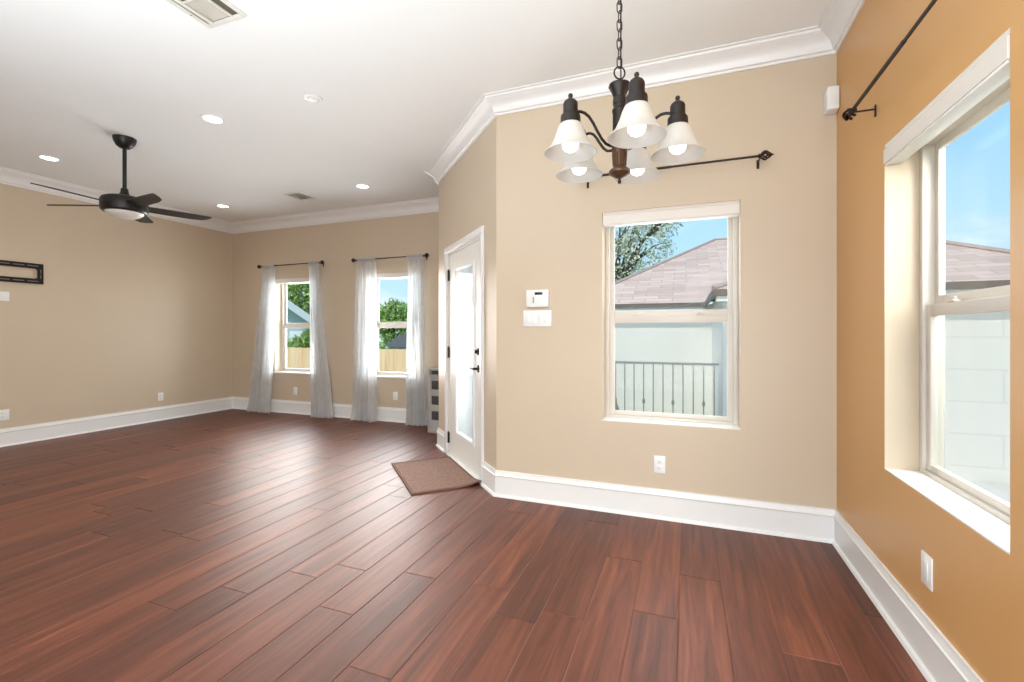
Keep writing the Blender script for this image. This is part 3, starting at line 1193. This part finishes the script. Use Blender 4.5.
# ------------------------------------------------------------------ chandelier
def build_chandelier():
    CX, CY = -0.200, 1.491
    T = thing('chandelier', 'bronze five light chandelier with frosted bell shades hanging on a chain', 'chandelier', (CX, CY, 1.728), 0)
    Z = lambda z: z - 1.728
    bm = B()
    lathe(bm, [(0.002, Z(2.975)), (0.02, Z(2.978)), (0.035, Z(2.995)), (0.055, Z(3.015)), (0.062, Z(3.032)), (0.062, Z(3.04))], 28)
    finish(bm, 'ceiling_canopy', M_BRONZE, T)
    # chain
    bm = B()
    z = 2.118
    k = 0
    while z < 2.985:
        pts = []
        for i in range(16):
            a = 2 * PI * i / 16
            u = 0.0085 * math.cos(a)
            v = 0.0125 * math.sin(a) + (0.0065 if math.sin(a) >= 0 else -0.0065)
            an = 0.55 + (PI / 2 if k % 2 else 0)
            pts.append((u * math.cos(an), u * math.sin(an), Z(z) + v))
        tube(bm, pts, 0.0018, 6, closed=True)
        z += 0.0295
        k += 1
    tube(bm, [(0.004, 0.002, Z(2.05)), (0.005, -0.003, Z(2.3)), (-0.004, 0.003, Z(2.6)), (0, 0, Z(2.99))], 0.0022, 6)
    finish(bm, 'chain', M_BRONZE, T)
    bm = B()
    pts = [(0.0175 * math.cos(a) * 0.9, 0.0175 * math.cos(a) * 0.42, Z(2.085) + 0.0195 * math.sin(a)) for a in [2 * PI * i / 24 for i in range(24)]]
    tube(bm, pts, 0.0026, 8, closed=True)
    finish(bm, 'hanging_ring', M_BRONZE, T)
    bm = B()
    lathe(bm, [(0.004, Z(2.066)), (0.006, Z(2.056)), (0.010, Z(2.050)), (0.034, Z(2.046)), (0.035, Z(2.041)), (0.030, Z(2.032)), (0.023, Z(2.018)), (0.019, Z(2.006)),
               (0.021, Z(2.001)), (0.021, Z(1.985)), (0.019, Z(1.982)), (0.019, Z(1.972)), (0.0235, Z(1.966)), (0.0235, Z(1.960)), (0.0215, Z(1.955)), (0.0215, Z(1.845))][::-1], 32)
    finish(bm, 'column', M_BRONZE, T)
    bm = B()
    prof = [(0.0215, Z(1.845)), (0.0245, Z(1.842)), (0.0245, Z(1.832)), (0.022, Z(1.828)), (0.021, Z(1.815)), (0.019, Z(1.795)), (0.0185, Z(1.785)), (0.021, Z(1.780)),
            (0.030, Z(1.774)), (0.034, Z(1.768)), (0.033, Z(1.762)), (0.022, Z(1.754)), (0.010, Z(1.748)), (0.005, Z(1.746))]
    lathe(bm, prof[::-1], 32)
    for i in range(14):
        a = 2 * PI * i / 14
        tube(bm, [(0.0225 * math.cos(a), 0.0225 * math.sin(a), Z(1.827)), (0.0205 * math.cos(a), 0.0205 * math.sin(a), Z(1.80)), (0.0195 * math.cos(a), 0.0195 * math.sin(a), Z(1.786))], 0.0022, 6)
    finish(bm, 'fluted_base', M_COPPER, T)
    bm = B()
    lathe(bm, [(0.0008, Z(1.7285)), (0.005, Z(1.731)), (0.0058, Z(1.736)), (0.004, Z(1.741)), (0.003, Z(1.748))], 16)
    finish(bm, 'finial', M_BRONZE, T)
    RD = 0.176
    yaw = math.radians(23.2)
    for i in range(5):
        a = -PI / 2 + yaw + 2 * PI * i / 5
        ca, sa = math.cos(a), math.sin(a)
        P = lambda r, z: (r * ca, r * sa, Z(z))
        bm = B()
        # S-shaped arm
        ctrl = [(0.018, 1.850), (0.034, 1.846), (0.050, 1.850), (0.066, 1.864), (0.082, 1.886), (0.096, 1.908), (0.110, 1.925), (0.126, 1.935), (0.140, 1.937), (0.156, 1.935)]
        tube(bm, [P(r, z) for r, z in ctrl], 0.0046, 10)
        lathe(bm, [(0.008, -0.003), (0.008, 0.003)], 12, P(0.021, 1.850))
        arm = finish(bm, 'lamp_arm', M_BRONZE, T)
        c = (RD * ca, RD * sa, 0)
        bm = B()
        prof = [(0.0005, 1.9865), (0.0055, 1.985), (0.0076, 1.9795), (0.0055, 1.974), (0.004, 1.972), (0.009, 1.970), (0.019, 1.962), (0.0225, 1.955), (0.0225, 1.926), (0.0245, 1.924),
                (0.0245, 1.921), (0.0295, 1.918), (0.0305, 1.913), (0.0305, 1.897), (0.032, 1.894), (0.032, 1.889)]
        lathe(bm, [(r, Z(z)) for r, z in prof][::-1], 28, c)
        finish(bm, 'socket_cap', M_BRONZE, arm)
        bm = B()
        outer = [(0.030, 1.893), (0.034, 1.890), (0.039, 1.880), (0.0435, 1.867), (0.0485, 1.852), (0.055, 1.837), (0.063, 1.823), (0.072, 1.812), (0.0795, 1.806), (0.081, 1.803)]
        inner = [(0.0785, 1.803), (0.0765, 1.806), (0.070, 1.811), (0.061, 1.822), (0.053, 1.835), (0.0465, 1.851), (0.0415, 1.866), (0.037, 1.879), (0.032, 1.887), (0.028, 1.889)]
        lathe(bm, [(r, Z(z)) for r, z in outer + inner], 40, c, cap=False)
        finish(bm, 'bell_shade', M_SHADE, arm)
        bm = B()
        bulb = [(0.0006, 1.806), (0.010, 1.8075), (0.018, 1.812), (0.0242, 1.820), (0.026, 1.830), (0.0245, 1.841), (0.020, 1.852), (0.0155, 1.862), (0.0135, 1.874), (0.013, 1.889)]
        lathe(bm, [(r, Z(z)) for r, z in bulb], 24, c)
        finish(bm, 'bulb', M_BULB, arm)


build_chandelier()


# ------------------------------------------------------------------ ceiling fan
def build_fan():
    FX, FY = -4.82, 2.645
    T = thing('ceiling_fan', 'black five blade ceiling fan with white bowl light on a downrod', 'ceiling fan', (FX, FY, 2.30), 0)
    Z = lambda z: z - 2.30
    bm = B()
    lathe(bm, [(0.020, Z(2.945)), (0.040, Z(2.948)), (0.062, Z(2.965)), (0.080, Z(3.0)), (0.088, Z(3.03)), (0.088, Z(3.04))], 32)
    finish(bm, 'canopy', M_BLACK, T)
    bm = B()
    lathe(bm, [(0.0155, Z(2.55)), (0.0155, Z(2.952))], 18)
    finish(bm, 'downrod', M_BLACK, T)
    bm = B()
    lathe(bm, [(0.060, Z(2.495)), (0.045, Z(2.515)), (0.032, Z(2.535)), (0.026, Z(2.575)), (0.0165, Z(2.58))], 24)
    finish(bm, 'coupling_cover', M_BLACK, T)
    bm = B()
    lathe(bm, [(0.120, Z(2.352)), (0.158, Z(2.354)), (0.170, Z(2.366)), (0.175, Z(2.40)), (0.175, Z(2.455)), (0.165, Z(2.477)), (0.135, Z(2.492)), (0.085, Z(2.502)), (0.055, Z(2.508))], 40)
    finish(bm, 'motor_housing', M_BLACK, T)
    bm = B()
    lathe(bm, [(0.0008, Z(2.298)), (0.045, Z(2.301)), (0.085, Z(2.311)), (0.118, Z(2.327)), (0.138, Z(2.344)), (0.142, Z(2.355))], 40)
    finish(bm, 'light_bowl', M_BOWL, T)
    for i in range(5):
        a = math.radians(63.5 + 72 * i)
        bm = B()
        st = [(0.13, -0.052, 0.052), (0.22, -0.060, 0.058), (0.36, -0.064, 0.060), (0.52, -0.062, 0.056), (0.60, -0.060, 0.040), (0.64, -0.058, 0.006), (0.668, -0.056, -0.040)]
        pitch = math.radians(-12)
        rows = []
        for r, w0, w1 in st:
            row = []
            for dz in (0.004, -0.004):
                for w in (w0, (w0 + w1) / 2, w1):
                    p = Vector((r, w * math.cos(pitch), w * math.sin(pitch) + dz - 0.02 * (r - 0.13)))
                    row.append(bm.verts.new((p.x * math.cos(a) - p.y * math.sin(a), p.x * math.sin(a) + p.y * math.cos(a), Z(2.415) + p.z)))
            rows.append(row)
        for A, C in zip(rows[:-1], rows[1:]):
            for u, v in ((0, 1), (1, 2), (2, 5), (5, 4), (4, 3), (3, 0)):
                bm.faces.new((A[u], A[v], C[v], C[u]))
        for row in (rows[0], rows[-1]):
            bm.faces.new((row[0], row[1], row[4], row[3]))
            bm.faces.new((row[1], row[2], row[5], row[4]))
        finish(bm, 'blade', M_BLADE, T)


build_fan()


# ------------------------------------------------------------------ ceiling fixtures
def can(label, x, y, lit=True):
    T = thing('recessed_light', label, 'recessed light', (x, y, ZC), 0, 'round recessed lights in the ceiling')
    bm = B()
    lathe(bm, [(0.066, -0.002), (0.070, -0.007), (0.088, -0.006), (0.094, -0.001), (0.094, 0.0), (0.066, 0.0)], 36, cap=False)
    finish(bm, 'trim_ring', M_CEIL, T)
    bm = B()
    lathe(bm, [(0.066, 0.0), (0.066, -0.003), (0.03, -0.0045), (0.0008, -0.005)], 32)
    finish(bm, 'lens', M_CAN if lit else M_CANOFF, T)
    return T


c1 = can('lit recessed ceiling light beyond the fan blades at the left edge of the view', -6.089, 2.67)
copy_thing(c1, (-3.697, 2.67, ZC), None, 'lit recessed ceiling light right of the fan, nearest the middle of the ceiling')
copy_thing(c1, (-3.685, 4.545, ZC), None, 'lit recessed ceiling light near the far wall, right of the small vent')
copy_thing(c1, (-6.095, 4.548, ZC), None, 'lit recessed ceiling light by the far left corner, beyond the fan')
for x, y in ((-6.09, 2.67), (-3.697, 2.67), (-3.685, 4.545), (-6.095, 4.548)):
    light('recessed_lamp', 'SPOT', (x, y, ZC - 0.02), 14, (1.0, 0.93, 0.82), look=(0, 0, -1), spot_size=math.radians(120), spot_blend=0.8, shadow_soft_size=0.06)

T = thing('ceiling_disc', 'small round white unlit fixture flush on the ceiling, nearest the door wall', 'ceiling fixture', (-2.655, 2.705, ZC), 0)
bm = B()
lathe(bm, [(0.040, -0.003), (0.044, -0.010), (0.062, -0.009), (0.070, -0.003), (0.070, 0.0), (0.040, 0.0)], 32, cap=False)
finish(bm, 'trim_ring', M_CANOFF, T)
bm = B()
lathe(bm, [(0.040, 0.0), (0.040, -0.005), (0.034, -0.013), (0.018, -0.017), (0.0008, -0.018)], 28)
finish(bm, 'cover', M_PLATE, T)


def vent(label, cx, cy, w, d, big):
    T = thing('ceiling_vent', label, 'ceiling vent', (cx, cy, ZC), 0)
    f = 0.028 if big else 0.022
    bm = B()
    box(bm, -w / 2, -w / 2 + f, -d / 2, d / 2, -0.010, 0, 0.003)
    box(bm, w / 2 - f, w / 2, -d / 2, d / 2, -0.010, 0, 0.003)
    box(bm, -w / 2 + f, w / 2 - f, -d / 2, -d / 2 + f, -0.010, 0, 0.003)
    box(bm, -w / 2 + f, w / 2 - f, d / 2 - f, d / 2, -0.010, 0, 0.003)
    finish(bm, 'frame', M_LOUV, T)
    bx('duct_opening', M_DUCT, T, (-w / 2 + f, w / 2 - f, -d / 2 + f, d / 2 - f, -0.0015, 0))
    iw, idp = w / 2 - f, d / 2 - f

    def lou(name, x0, x1, y0, y1, along, nn, tilt):
        for i in range(nn):
            bm = B()
            if along == 'X':
                yy = y0 + (y1 - y0) * (i + 0.5) / nn
                hw = (y1 - y0) / nn * 0.40
                v = [(x0, yy - hw, -0.004 - tilt), (x1, yy - hw, -0.004 - tilt), (x1, yy + hw, -0.004 + 0.0), (x0, yy + hw, -0.004 + 0.0)]
            else:
                xx = x0 + (x1 - x0) * (i + 0.5) / nn
                hw = (x1 - x0) / nn * 0.40
                v = [(xx - hw, y0, -0.004 - tilt), (xx - hw, y1, -0.004 - tilt), (xx + hw, y1, -0.004), (xx + hw, y0, -0.004)]
            a = [bm.verts.new(p) for p in v]
            b = [bm.verts.new((p[0], p[1], p[2] + 0.0016)) for p in v]
            bm.faces.new(a)
            bm.faces.new(b[::-1])
            for q in range(4):
                bm.faces.new((a[q], a[(q + 1) % 4], b[(q + 1) % 4], b[q]))
            finish(bm, 'louvre', M_LOUV, T)
    if big:
        bm = B()
        box(bm, iw * 0.50, iw * 0.60, -idp, idp, -0.011, -0.002, 0.001)
        box(bm, -iw * 0.84, -iw * 0.66, -idp, idp, -0.014, -0.002, 0.002)
        for yy in (-idp * 0.42, idp * 0.16):
            box(bm, -iw * 0.66, iw * 0.50, yy - 0.004, yy + 0.004, -0.011, -0.002, 0.001)
        finish(bm, 'divider', M_LOUV, T)
        bx('shaded_louvre', M_LOUV_SHADE, T, (-iw * 0.64, iw * 0.48, idp * 0.19, idp * 0.97, -0.006, -0.003), bev=0.001)  # flat louvre plate with its shade put into the colour
        lou('louvre', -iw * 0.66, iw * 0.50, -idp * 0.38, -idp * 0.02, 'X', 2, 0.008)
        lou('louvre', -iw * 0.66, iw * 0.50, -idp, -idp * 0.46, 'X', 3, 0.006)
        for yy in (-idp * 0.7, -idp * 0.1, idp * 0.55):
            bm = B()
            lathe(bm, [(0.004, -0.0115), (0.004, -0.009)], 8, (-iw - 0.012, yy, 0))
            finish(bm, 'screw', M_DUCT, T)
    else:
        lou('louvre', -iw, iw, -idp, idp, 'X', 6, 0.007)
    return T


vent('large rectangular white ceiling vent cut by the top edge of the view', -2.455, 1.635, 0.30, 0.46, True)
vent('small rectangular ceiling vent near the far wall, between two lit recessed lights', -4.71, 4.58, 0.25, 0.30, False)


# ------------------------------------------------------------------ outside
GZ = -0.6
bm = B()
box(bm, -60, 60, -40, 90, GZ - 0.2, GZ)
struct(finish(bm, 'ground', M_GROUND), 'grass outside')
bm = B()
box(bm, -1.2, 14, 3.7, 7.25, GZ, GZ + 0.03)
struct(finish(bm, 'patio_slab', mat('pale_concrete', srgb(214, 212, 206), 0.85, var=0.06, scale=3)), 'pale concrete slab between the houses')
bm = B()
box(bm, XL - 0.5, XR + TH + 0.1, YREAR - 0.5, YF + 0.25, ZC + 0.16, ZC + 0.3)
struct(finish(bm, 'roof_deck', M_DROOF), 'roof over the room')


def poly_mesh(name, m, parent, polys, uvs=None):
    bm = B()
    uvl = bm.loops.layers.uv.new('UVMap')
    for pi, p in enumerate(polys):
        f = bm.faces.new([bm.verts.new(q) for q in p])
        f.normal_update()
        nrm = f.normal.copy()
        # u horizontal, v up the face, in metres
        u = Vector((0, 0, 1)).cross(nrm)
        if u.length < 1e-4:
            u = Vector((1, 0, 0))
        u.normalize()
        v = nrm.cross(u)
        for l in f.loops:
            l[uvl].uv = (l.vert.co.dot(u), l.vert.co.dot(v))
    me = bpy.data.meshes.new(name)
    bm.to_mesh(me)
    bm.free()
    me.materials.append(m)
    o = bpy.data.objects.new(name, me)
    COL.objects.link(o)
    o.parent = parent
    return o


T = thing('neighbour_house', 'white house next door with a low pinkish shingle hip roof', 'house', (0, 0, 0))
poly_mesh('wall', M_BLOCKW, T, [
    [(-2.2, 10.3, GZ), (0.5, 10.3, GZ), (0.5, 10.3, 1.85), (-2.2, 10.3, 1.85)],
    [(-2.2, 10.3, GZ), (-2.2, 10.3, 1.85), (-2.2, 20, 1.85), (-2.2, 20, GZ)],
    [(0.5, 7.3, GZ), (0.5, 7.3, 1.85), (0.5, 10.3, 1.85), (0.5, 10.3, GZ)],
    [(0.5, 7.3, GZ), (4.45, 7.3, GZ), (4.45, 7.3, 1.85), (0.5, 7.3, 1.85)],
    [(4.45, 7.3, GZ), (4.45, 20, GZ), (4.45, 20, 1.85), (4.45, 7.3, 1.85)]])
poly_mesh('roof', M_SHINGLE, T, [
    [(-2.5, 10, 1.875), (3.0, 10, 1.875), (3.0, 15.8, 4.195), (0.85, 15.8, 4.195)],
    [(-2.5, 10, 1.875), (0.85, 15.8, 4.195), (-2.5, 21, 1.875)],
    [(0.36, 7.04, 1.87), (4.72, 7.04, 1.87), (3.91, 9.47, 2.72), (2.5, 9.47, 2.72)],
    [(0.36, 7.04, 1.87), (2.5, 9.47, 2.72), (2.5, 12.1, 2.72), (0.36, 10.0, 1.87)],
    [(4.72, 7.04, 1.87), (4.72, 20, 1.87), (3.91, 18, 2.72), (3.91, 9.47, 2.72)],
    [(2.5, 9.47, 2.72), (3.91, 9.47, 2.72), (3.91, 14, 1.9), (2.5, 14, 1.9)]])
bx('gutter', M_FASCG, T, (-2.5, 0.36, 9.98, 10.02, 1.785, 1.872))
bx('gutter', M_FASCG, T, (0.36, 4.72, 7.02, 7.06, 1.775, 1.867))
bx('gutter', M_FASCG, T, (0.34, 0.38, 7.06, 9.98, 1.775, 1.867))
bx('soffit', M_FASCIA, T, (-2.4, 0.34, 10.02, 10.3, 1.70, 1.785))
bx('soffit', M_FASCIA, T, (0.40, 4.6, 7.06, 7.3, 1.70, 1.775))
for p_, q_ in (((-2.5, 10, 1.89), (0.85, 15.8, 4.21)), ((0.85, 15.8, 4.21), (3.0, 15.8, 4.21)), ((4.72, 7.04, 1.885), (3.91, 9.47, 2.735)), ((0.36, 7.04, 1.885), (2.5, 9.47, 2.735))):
    bm = B()
    tube(bm, [p_, q_], 0.04, 6)
    finish(bm, 'ridge_cap', M_SHINGLE, T)

T = thing('metal_railing', 'grey metal railing with knuckled bars in front of the white house', 'railing', (0, 0, 0))
ry = 8.0
rx0, rx1 = -2.2, 0.49
bm = B()
box(bm, rx0, rx1, ry - 0.02, ry + 0.02, 0.725, 0.765, 0.006)
box(bm, rx0, rx1, ry - 0.015, ry + 0.015, -0.42, -0.39, 0.004)
finish(bm, 'rail', M_STEEL, T)
i = 0
x = 0.42
while x > rx0:
    bm = B()
    tube(bm, [(x, ry, GZ), (x, ry, 0.73)], 0.010, 8)
    if i % 3 == 1:
        lathe(bm, [(0.010, 0.05), (0.024, 0.08), (0.028, 0.10), (0.024, 0.12), (0.010, 0.15)], 12, (x, ry, 0))
    finish(bm, 'baluster', M_STEEL, T)
    x -= 0.156
    i += 1
T = thing('stair_stringer', 'sloping dark stair side behind the left end of the grey railing', 'stair', (0, 0, 0))
bm = B()
v0 = [(-1.55, 9.0, 0.75), (-1.10, 9.0, GZ), (-1.45, 9.0, GZ), (-1.9, 9.0, 0.75)]
a = [bm.verts.new(p) for p in v0]
b = [bm.verts.new((p[0], p[1] + 0.08, p[2])) for p in v0]
bm.faces.new(a)
bm.faces.new(b[::-1])
for q in range(4):
    bm.faces.new((a[q], a[(q + 1) % 4], b[(q + 1) % 4], b[q]))
finish(bm, 'side_board', M_STEEL, T)


def tree(name, label, loc, trunk_h, trunk_r, blobs, n, leaf, m, cat='tree', seed=0, branches=True):
    rnd = random.Random(seed)
    T = thing(name, label, cat, loc)
    bm = B()
    top = Vector((0, 0, trunk_h))
    tube(bm, [(0, 0, 0), (0.05, 0.02, trunk_h * 0.5), tuple(top)], [trunk_r, trunk_r * 0.8, trunk_r * 0.6], 8)
    if branches:
        for c, r in blobs:
            c = Vector(c)
            tube(bm, [tuple(top - Vector((0, 0, trunk_h * 0.15))), tuple((top + c) / 2 + Vector((rnd.uniform(-.2, .2), 0, 0.15))), tuple(c)], [trunk_r * 0.5, trunk_r * 0.35, trunk_r * 0.12], 6)
            for _ in range(5):
                d = Vector((rnd.gauss(0, 1), rnd.gauss(0, 1), rnd.gauss(0.2, 1))).normalized() * r * 0.9
                tube(bm, [tuple(c * 0.75 + top * 0.25), tuple(c + d * 0.5), tuple(c + d)], [trunk_r * 0.2, trunk_r * 0.12, trunk_r * 0.05], 5)
    finish(bm, 'trunk', M_BARK, T)
    bm = B()
    tot = sum(r ** 2 for _, r in blobs)
    for c, r in blobs:
        c = Vector(c)
        for _ in range(int(n * r * r / tot)):
            d = Vector((rnd.gauss(0, 1), rnd.gauss(0, 1), rnd.gauss(0, 1))).normalized()
            rr = r * (0.55 + 0.45 * rnd.random()) * (1 + 0.18 * math.sin(5 * d.x + 3 * d.z + c.x) * math.cos(4 * d.y))
            p = c + d * rr
            u = Vector((rnd.gauss(0, 1), rnd.gauss(0, 1), rnd.gauss(0, 1))).normalized()
            v = u.cross(Vector((rnd.gauss(0, 1), rnd.gauss(0, 1), rnd.gauss(0, 1)))).normalized()
            s = leaf * rnd.uniform(0.6, 1.3)
            bm.faces.new([bm.verts.new(p + u * s), bm.verts.new(p + v * s * 0.45), bm.verts.new(p - u * s), bm.verts.new(p - v * s * 0.45)])
    finish(bm, 'foliage', m, T)
    return T


tree('oak_tree', 'grey green oak rising behind the shingle roof next door', (-3.6, 24.0, GZ), 4.0, 0.30,
     [((0.0, 0, 5.2), 1.7), ((1.7, 0.3, 6.2), 1.5), ((-1.6, 0, 6.0), 1.7), ((0.4, 0, 7.3), 1.6), ((2.5, -0.4, 7.6), 1.1), ((-0.9, 0.2, 8.3), 1.5), ((1.5, 0, 8.6), 1.0)], 7500, 0.095, M_LEAF2, seed=3)

# fence across the yard behind the far windows
T = thing('wooden_fence', 'pale wooden board fence across the yard outside the far windows', 'fence', (0, 0, 0))
fy = 11.0
rnd = random.Random(5)
bm = B()
x = -14.5
while x < -4.0:
    box(bm, x, x + 0.136, fy, fy + 0.02, GZ, 0.79 + rnd.uniform(-0.008, 0.008))
    x += 0.142
finish(bm, 'boards', M_CEDAR, T)
bx('rail', M_CEDAR, T, (-14.5, -4.0, fy + 0.02, fy + 0.06, 0.45, 0.54), (-14.5, -4.0, fy + 0.02, fy + 0.06, -0.35, -0.26))

# gabled house beyond the fence
T = thing('gabled_house', 'pale blue gabled house with white roof edge beyond the fence', 'house', (0, 0, 0))
ax, az, ex, ez, lx = -2.6, 4.20, 1.7, 1.05, -6.9
poly_mesh('wall', M_SIDING, T, [
    [(lx + 0.3, 0, GZ), (ex - 0.3, 0, GZ), (ex - 0.3, 0, ez + 0.15), (ax, 0, az - 0.05), (lx + 0.3, 0, ez + 0.15)],
    [(ex - 0.3, 0, GZ), (ex - 0.3, 5, GZ), (ex - 0.3, 5, ez + 0.1), (ex - 0.3, 0, ez + 0.1)]])
poly_mesh('roof', M_DROOF, T, [
    [(ax, -0.4, az + 0.04), (ax, 5, az + 0.04), (ex, 5, ez), (ex, -0.4, ez)],
    [(ax, -0.4, az + 0.04), (lx, -0.4, ez), (lx, 5, ez), (ax, 5, az + 0.04)]])
for xa, za, xb, zb in ((ax, az + 0.06, ex, ez + 0.02), (ax, az + 0.06, lx, ez + 0.02)):
    bm = B()
    vv = [(xa, -0.42, za), (xb, -0.42, zb), (xb, -0.42, zb - 0.34), (xa, -0.42, za - 0.34)]
    a = [bm.verts.new(p) for p in vv]
    b = [bm.verts.new((p[0], p[1] + 0.04, p[2])) for p in vv]
    bm.faces.new(a)
    bm.faces.new(b[::-1])
    for q in range(4):
        bm.faces.new((a[q], a[(q + 1) % 4], b[(q + 1) % 4], b[q]))
    finish(bm, 'roof_edge_board', M_FASCIA, T)
bx('garage_door', M_FASCIA, T, (-0.3, 1.2, -0.04, 0.01, GZ, 1.32), bev=0.01)
T.location = (-15.1, 14.55, 0)
T.rotation_euler = (0, 0, math.radians(46))

T = thing('shed', 'low shed with a dark sloping roof just beyond the fence', 'shed', (0, 0, 0))
poly_mesh('wall', M_SIDING, T, [[(-10.6, 14.6, GZ), (-8.4, 14.6, GZ), (-8.4, 14.6, 0.75), (-10.6, 14.6, 0.75)], [(-8.4, 14.6, GZ), (-8.4, 17, GZ), (-8.4, 17, 1.1), (-8.4, 14.6, 0.75)]])
poly_mesh('roof', M_DROOF, T, [[(-10.8, 14.4, 0.72), (-8.2, 14.4, 0.72), (-8.2, 16.4, 1.42), (-10.8, 16.4, 1.42)]])

tree('broadleaf_tree', 'tall dense green tree rising above the gabled house', (-25.0, 24.5, GZ), 3.0, 0.3,
     [((0, 0, 4.2), 2.0), ((2.0, 0, 4.6), 1.8), ((-2, 0, 4.4), 1.8), ((0.6, 0, 6.3), 1.9), ((2.8, 0, 6.0), 1.6), ((-1.2, 0, 6.3), 1.5)], 4200, 0.20, M_LEAF, seed=11)
tree('broadleaf_tree', 'rounded green tree beyond the shed, left in the right far window', (-17.9, 25.0, GZ), 2.2, 0.22,
     [((0, 0, 2.4), 1.2), ((1.3, 0.2, 2.7), 1.1), ((-1.3, 0, 2.6), 1.2), ((0.3, 0, 3.2), 0.9)], 3000, 0.16, M_LEAF, seed=12)
tree('broadleaf_tree', 'green tree beyond the shed, right in the right far window', (-12.9, 25.0, GZ), 2.4, 0.22,
     [((0, 0, 2.7), 1.2), ((1.3, 0.2, 3.0), 1.1), ((-1.2, 0, 2.8), 1.0), ((0.4, 0, 3.6), 0.9)], 3000, 0.16, M_LEAF, seed=13)
tree('leafy_bush', 'leafy green bush in front of the gabled house above the fence', (-12.55, 12.6, GZ), 0.8, 0.06,
     [((0, 0, 1.35), 0.50), ((0.5, 0, 1.15), 0.42), ((-0.5, 0, 1.3), 0.45), ((0.15, 0, 1.75), 0.36)], 1500, 0.10, M_LEAF, 'bush', 14)
tree('leafy_bush', 'small leafy green bush standing left of the dark shed above the fence', (-9.75, 12.4, GZ), 0.8, 0.06,
     [((0, 0, 1.4), 0.36), ((0.3, 0, 1.2), 0.32), ((-0.3, 0, 1.45), 0.34)], 1000, 0.09, M_LEAF, 'bush', 15)
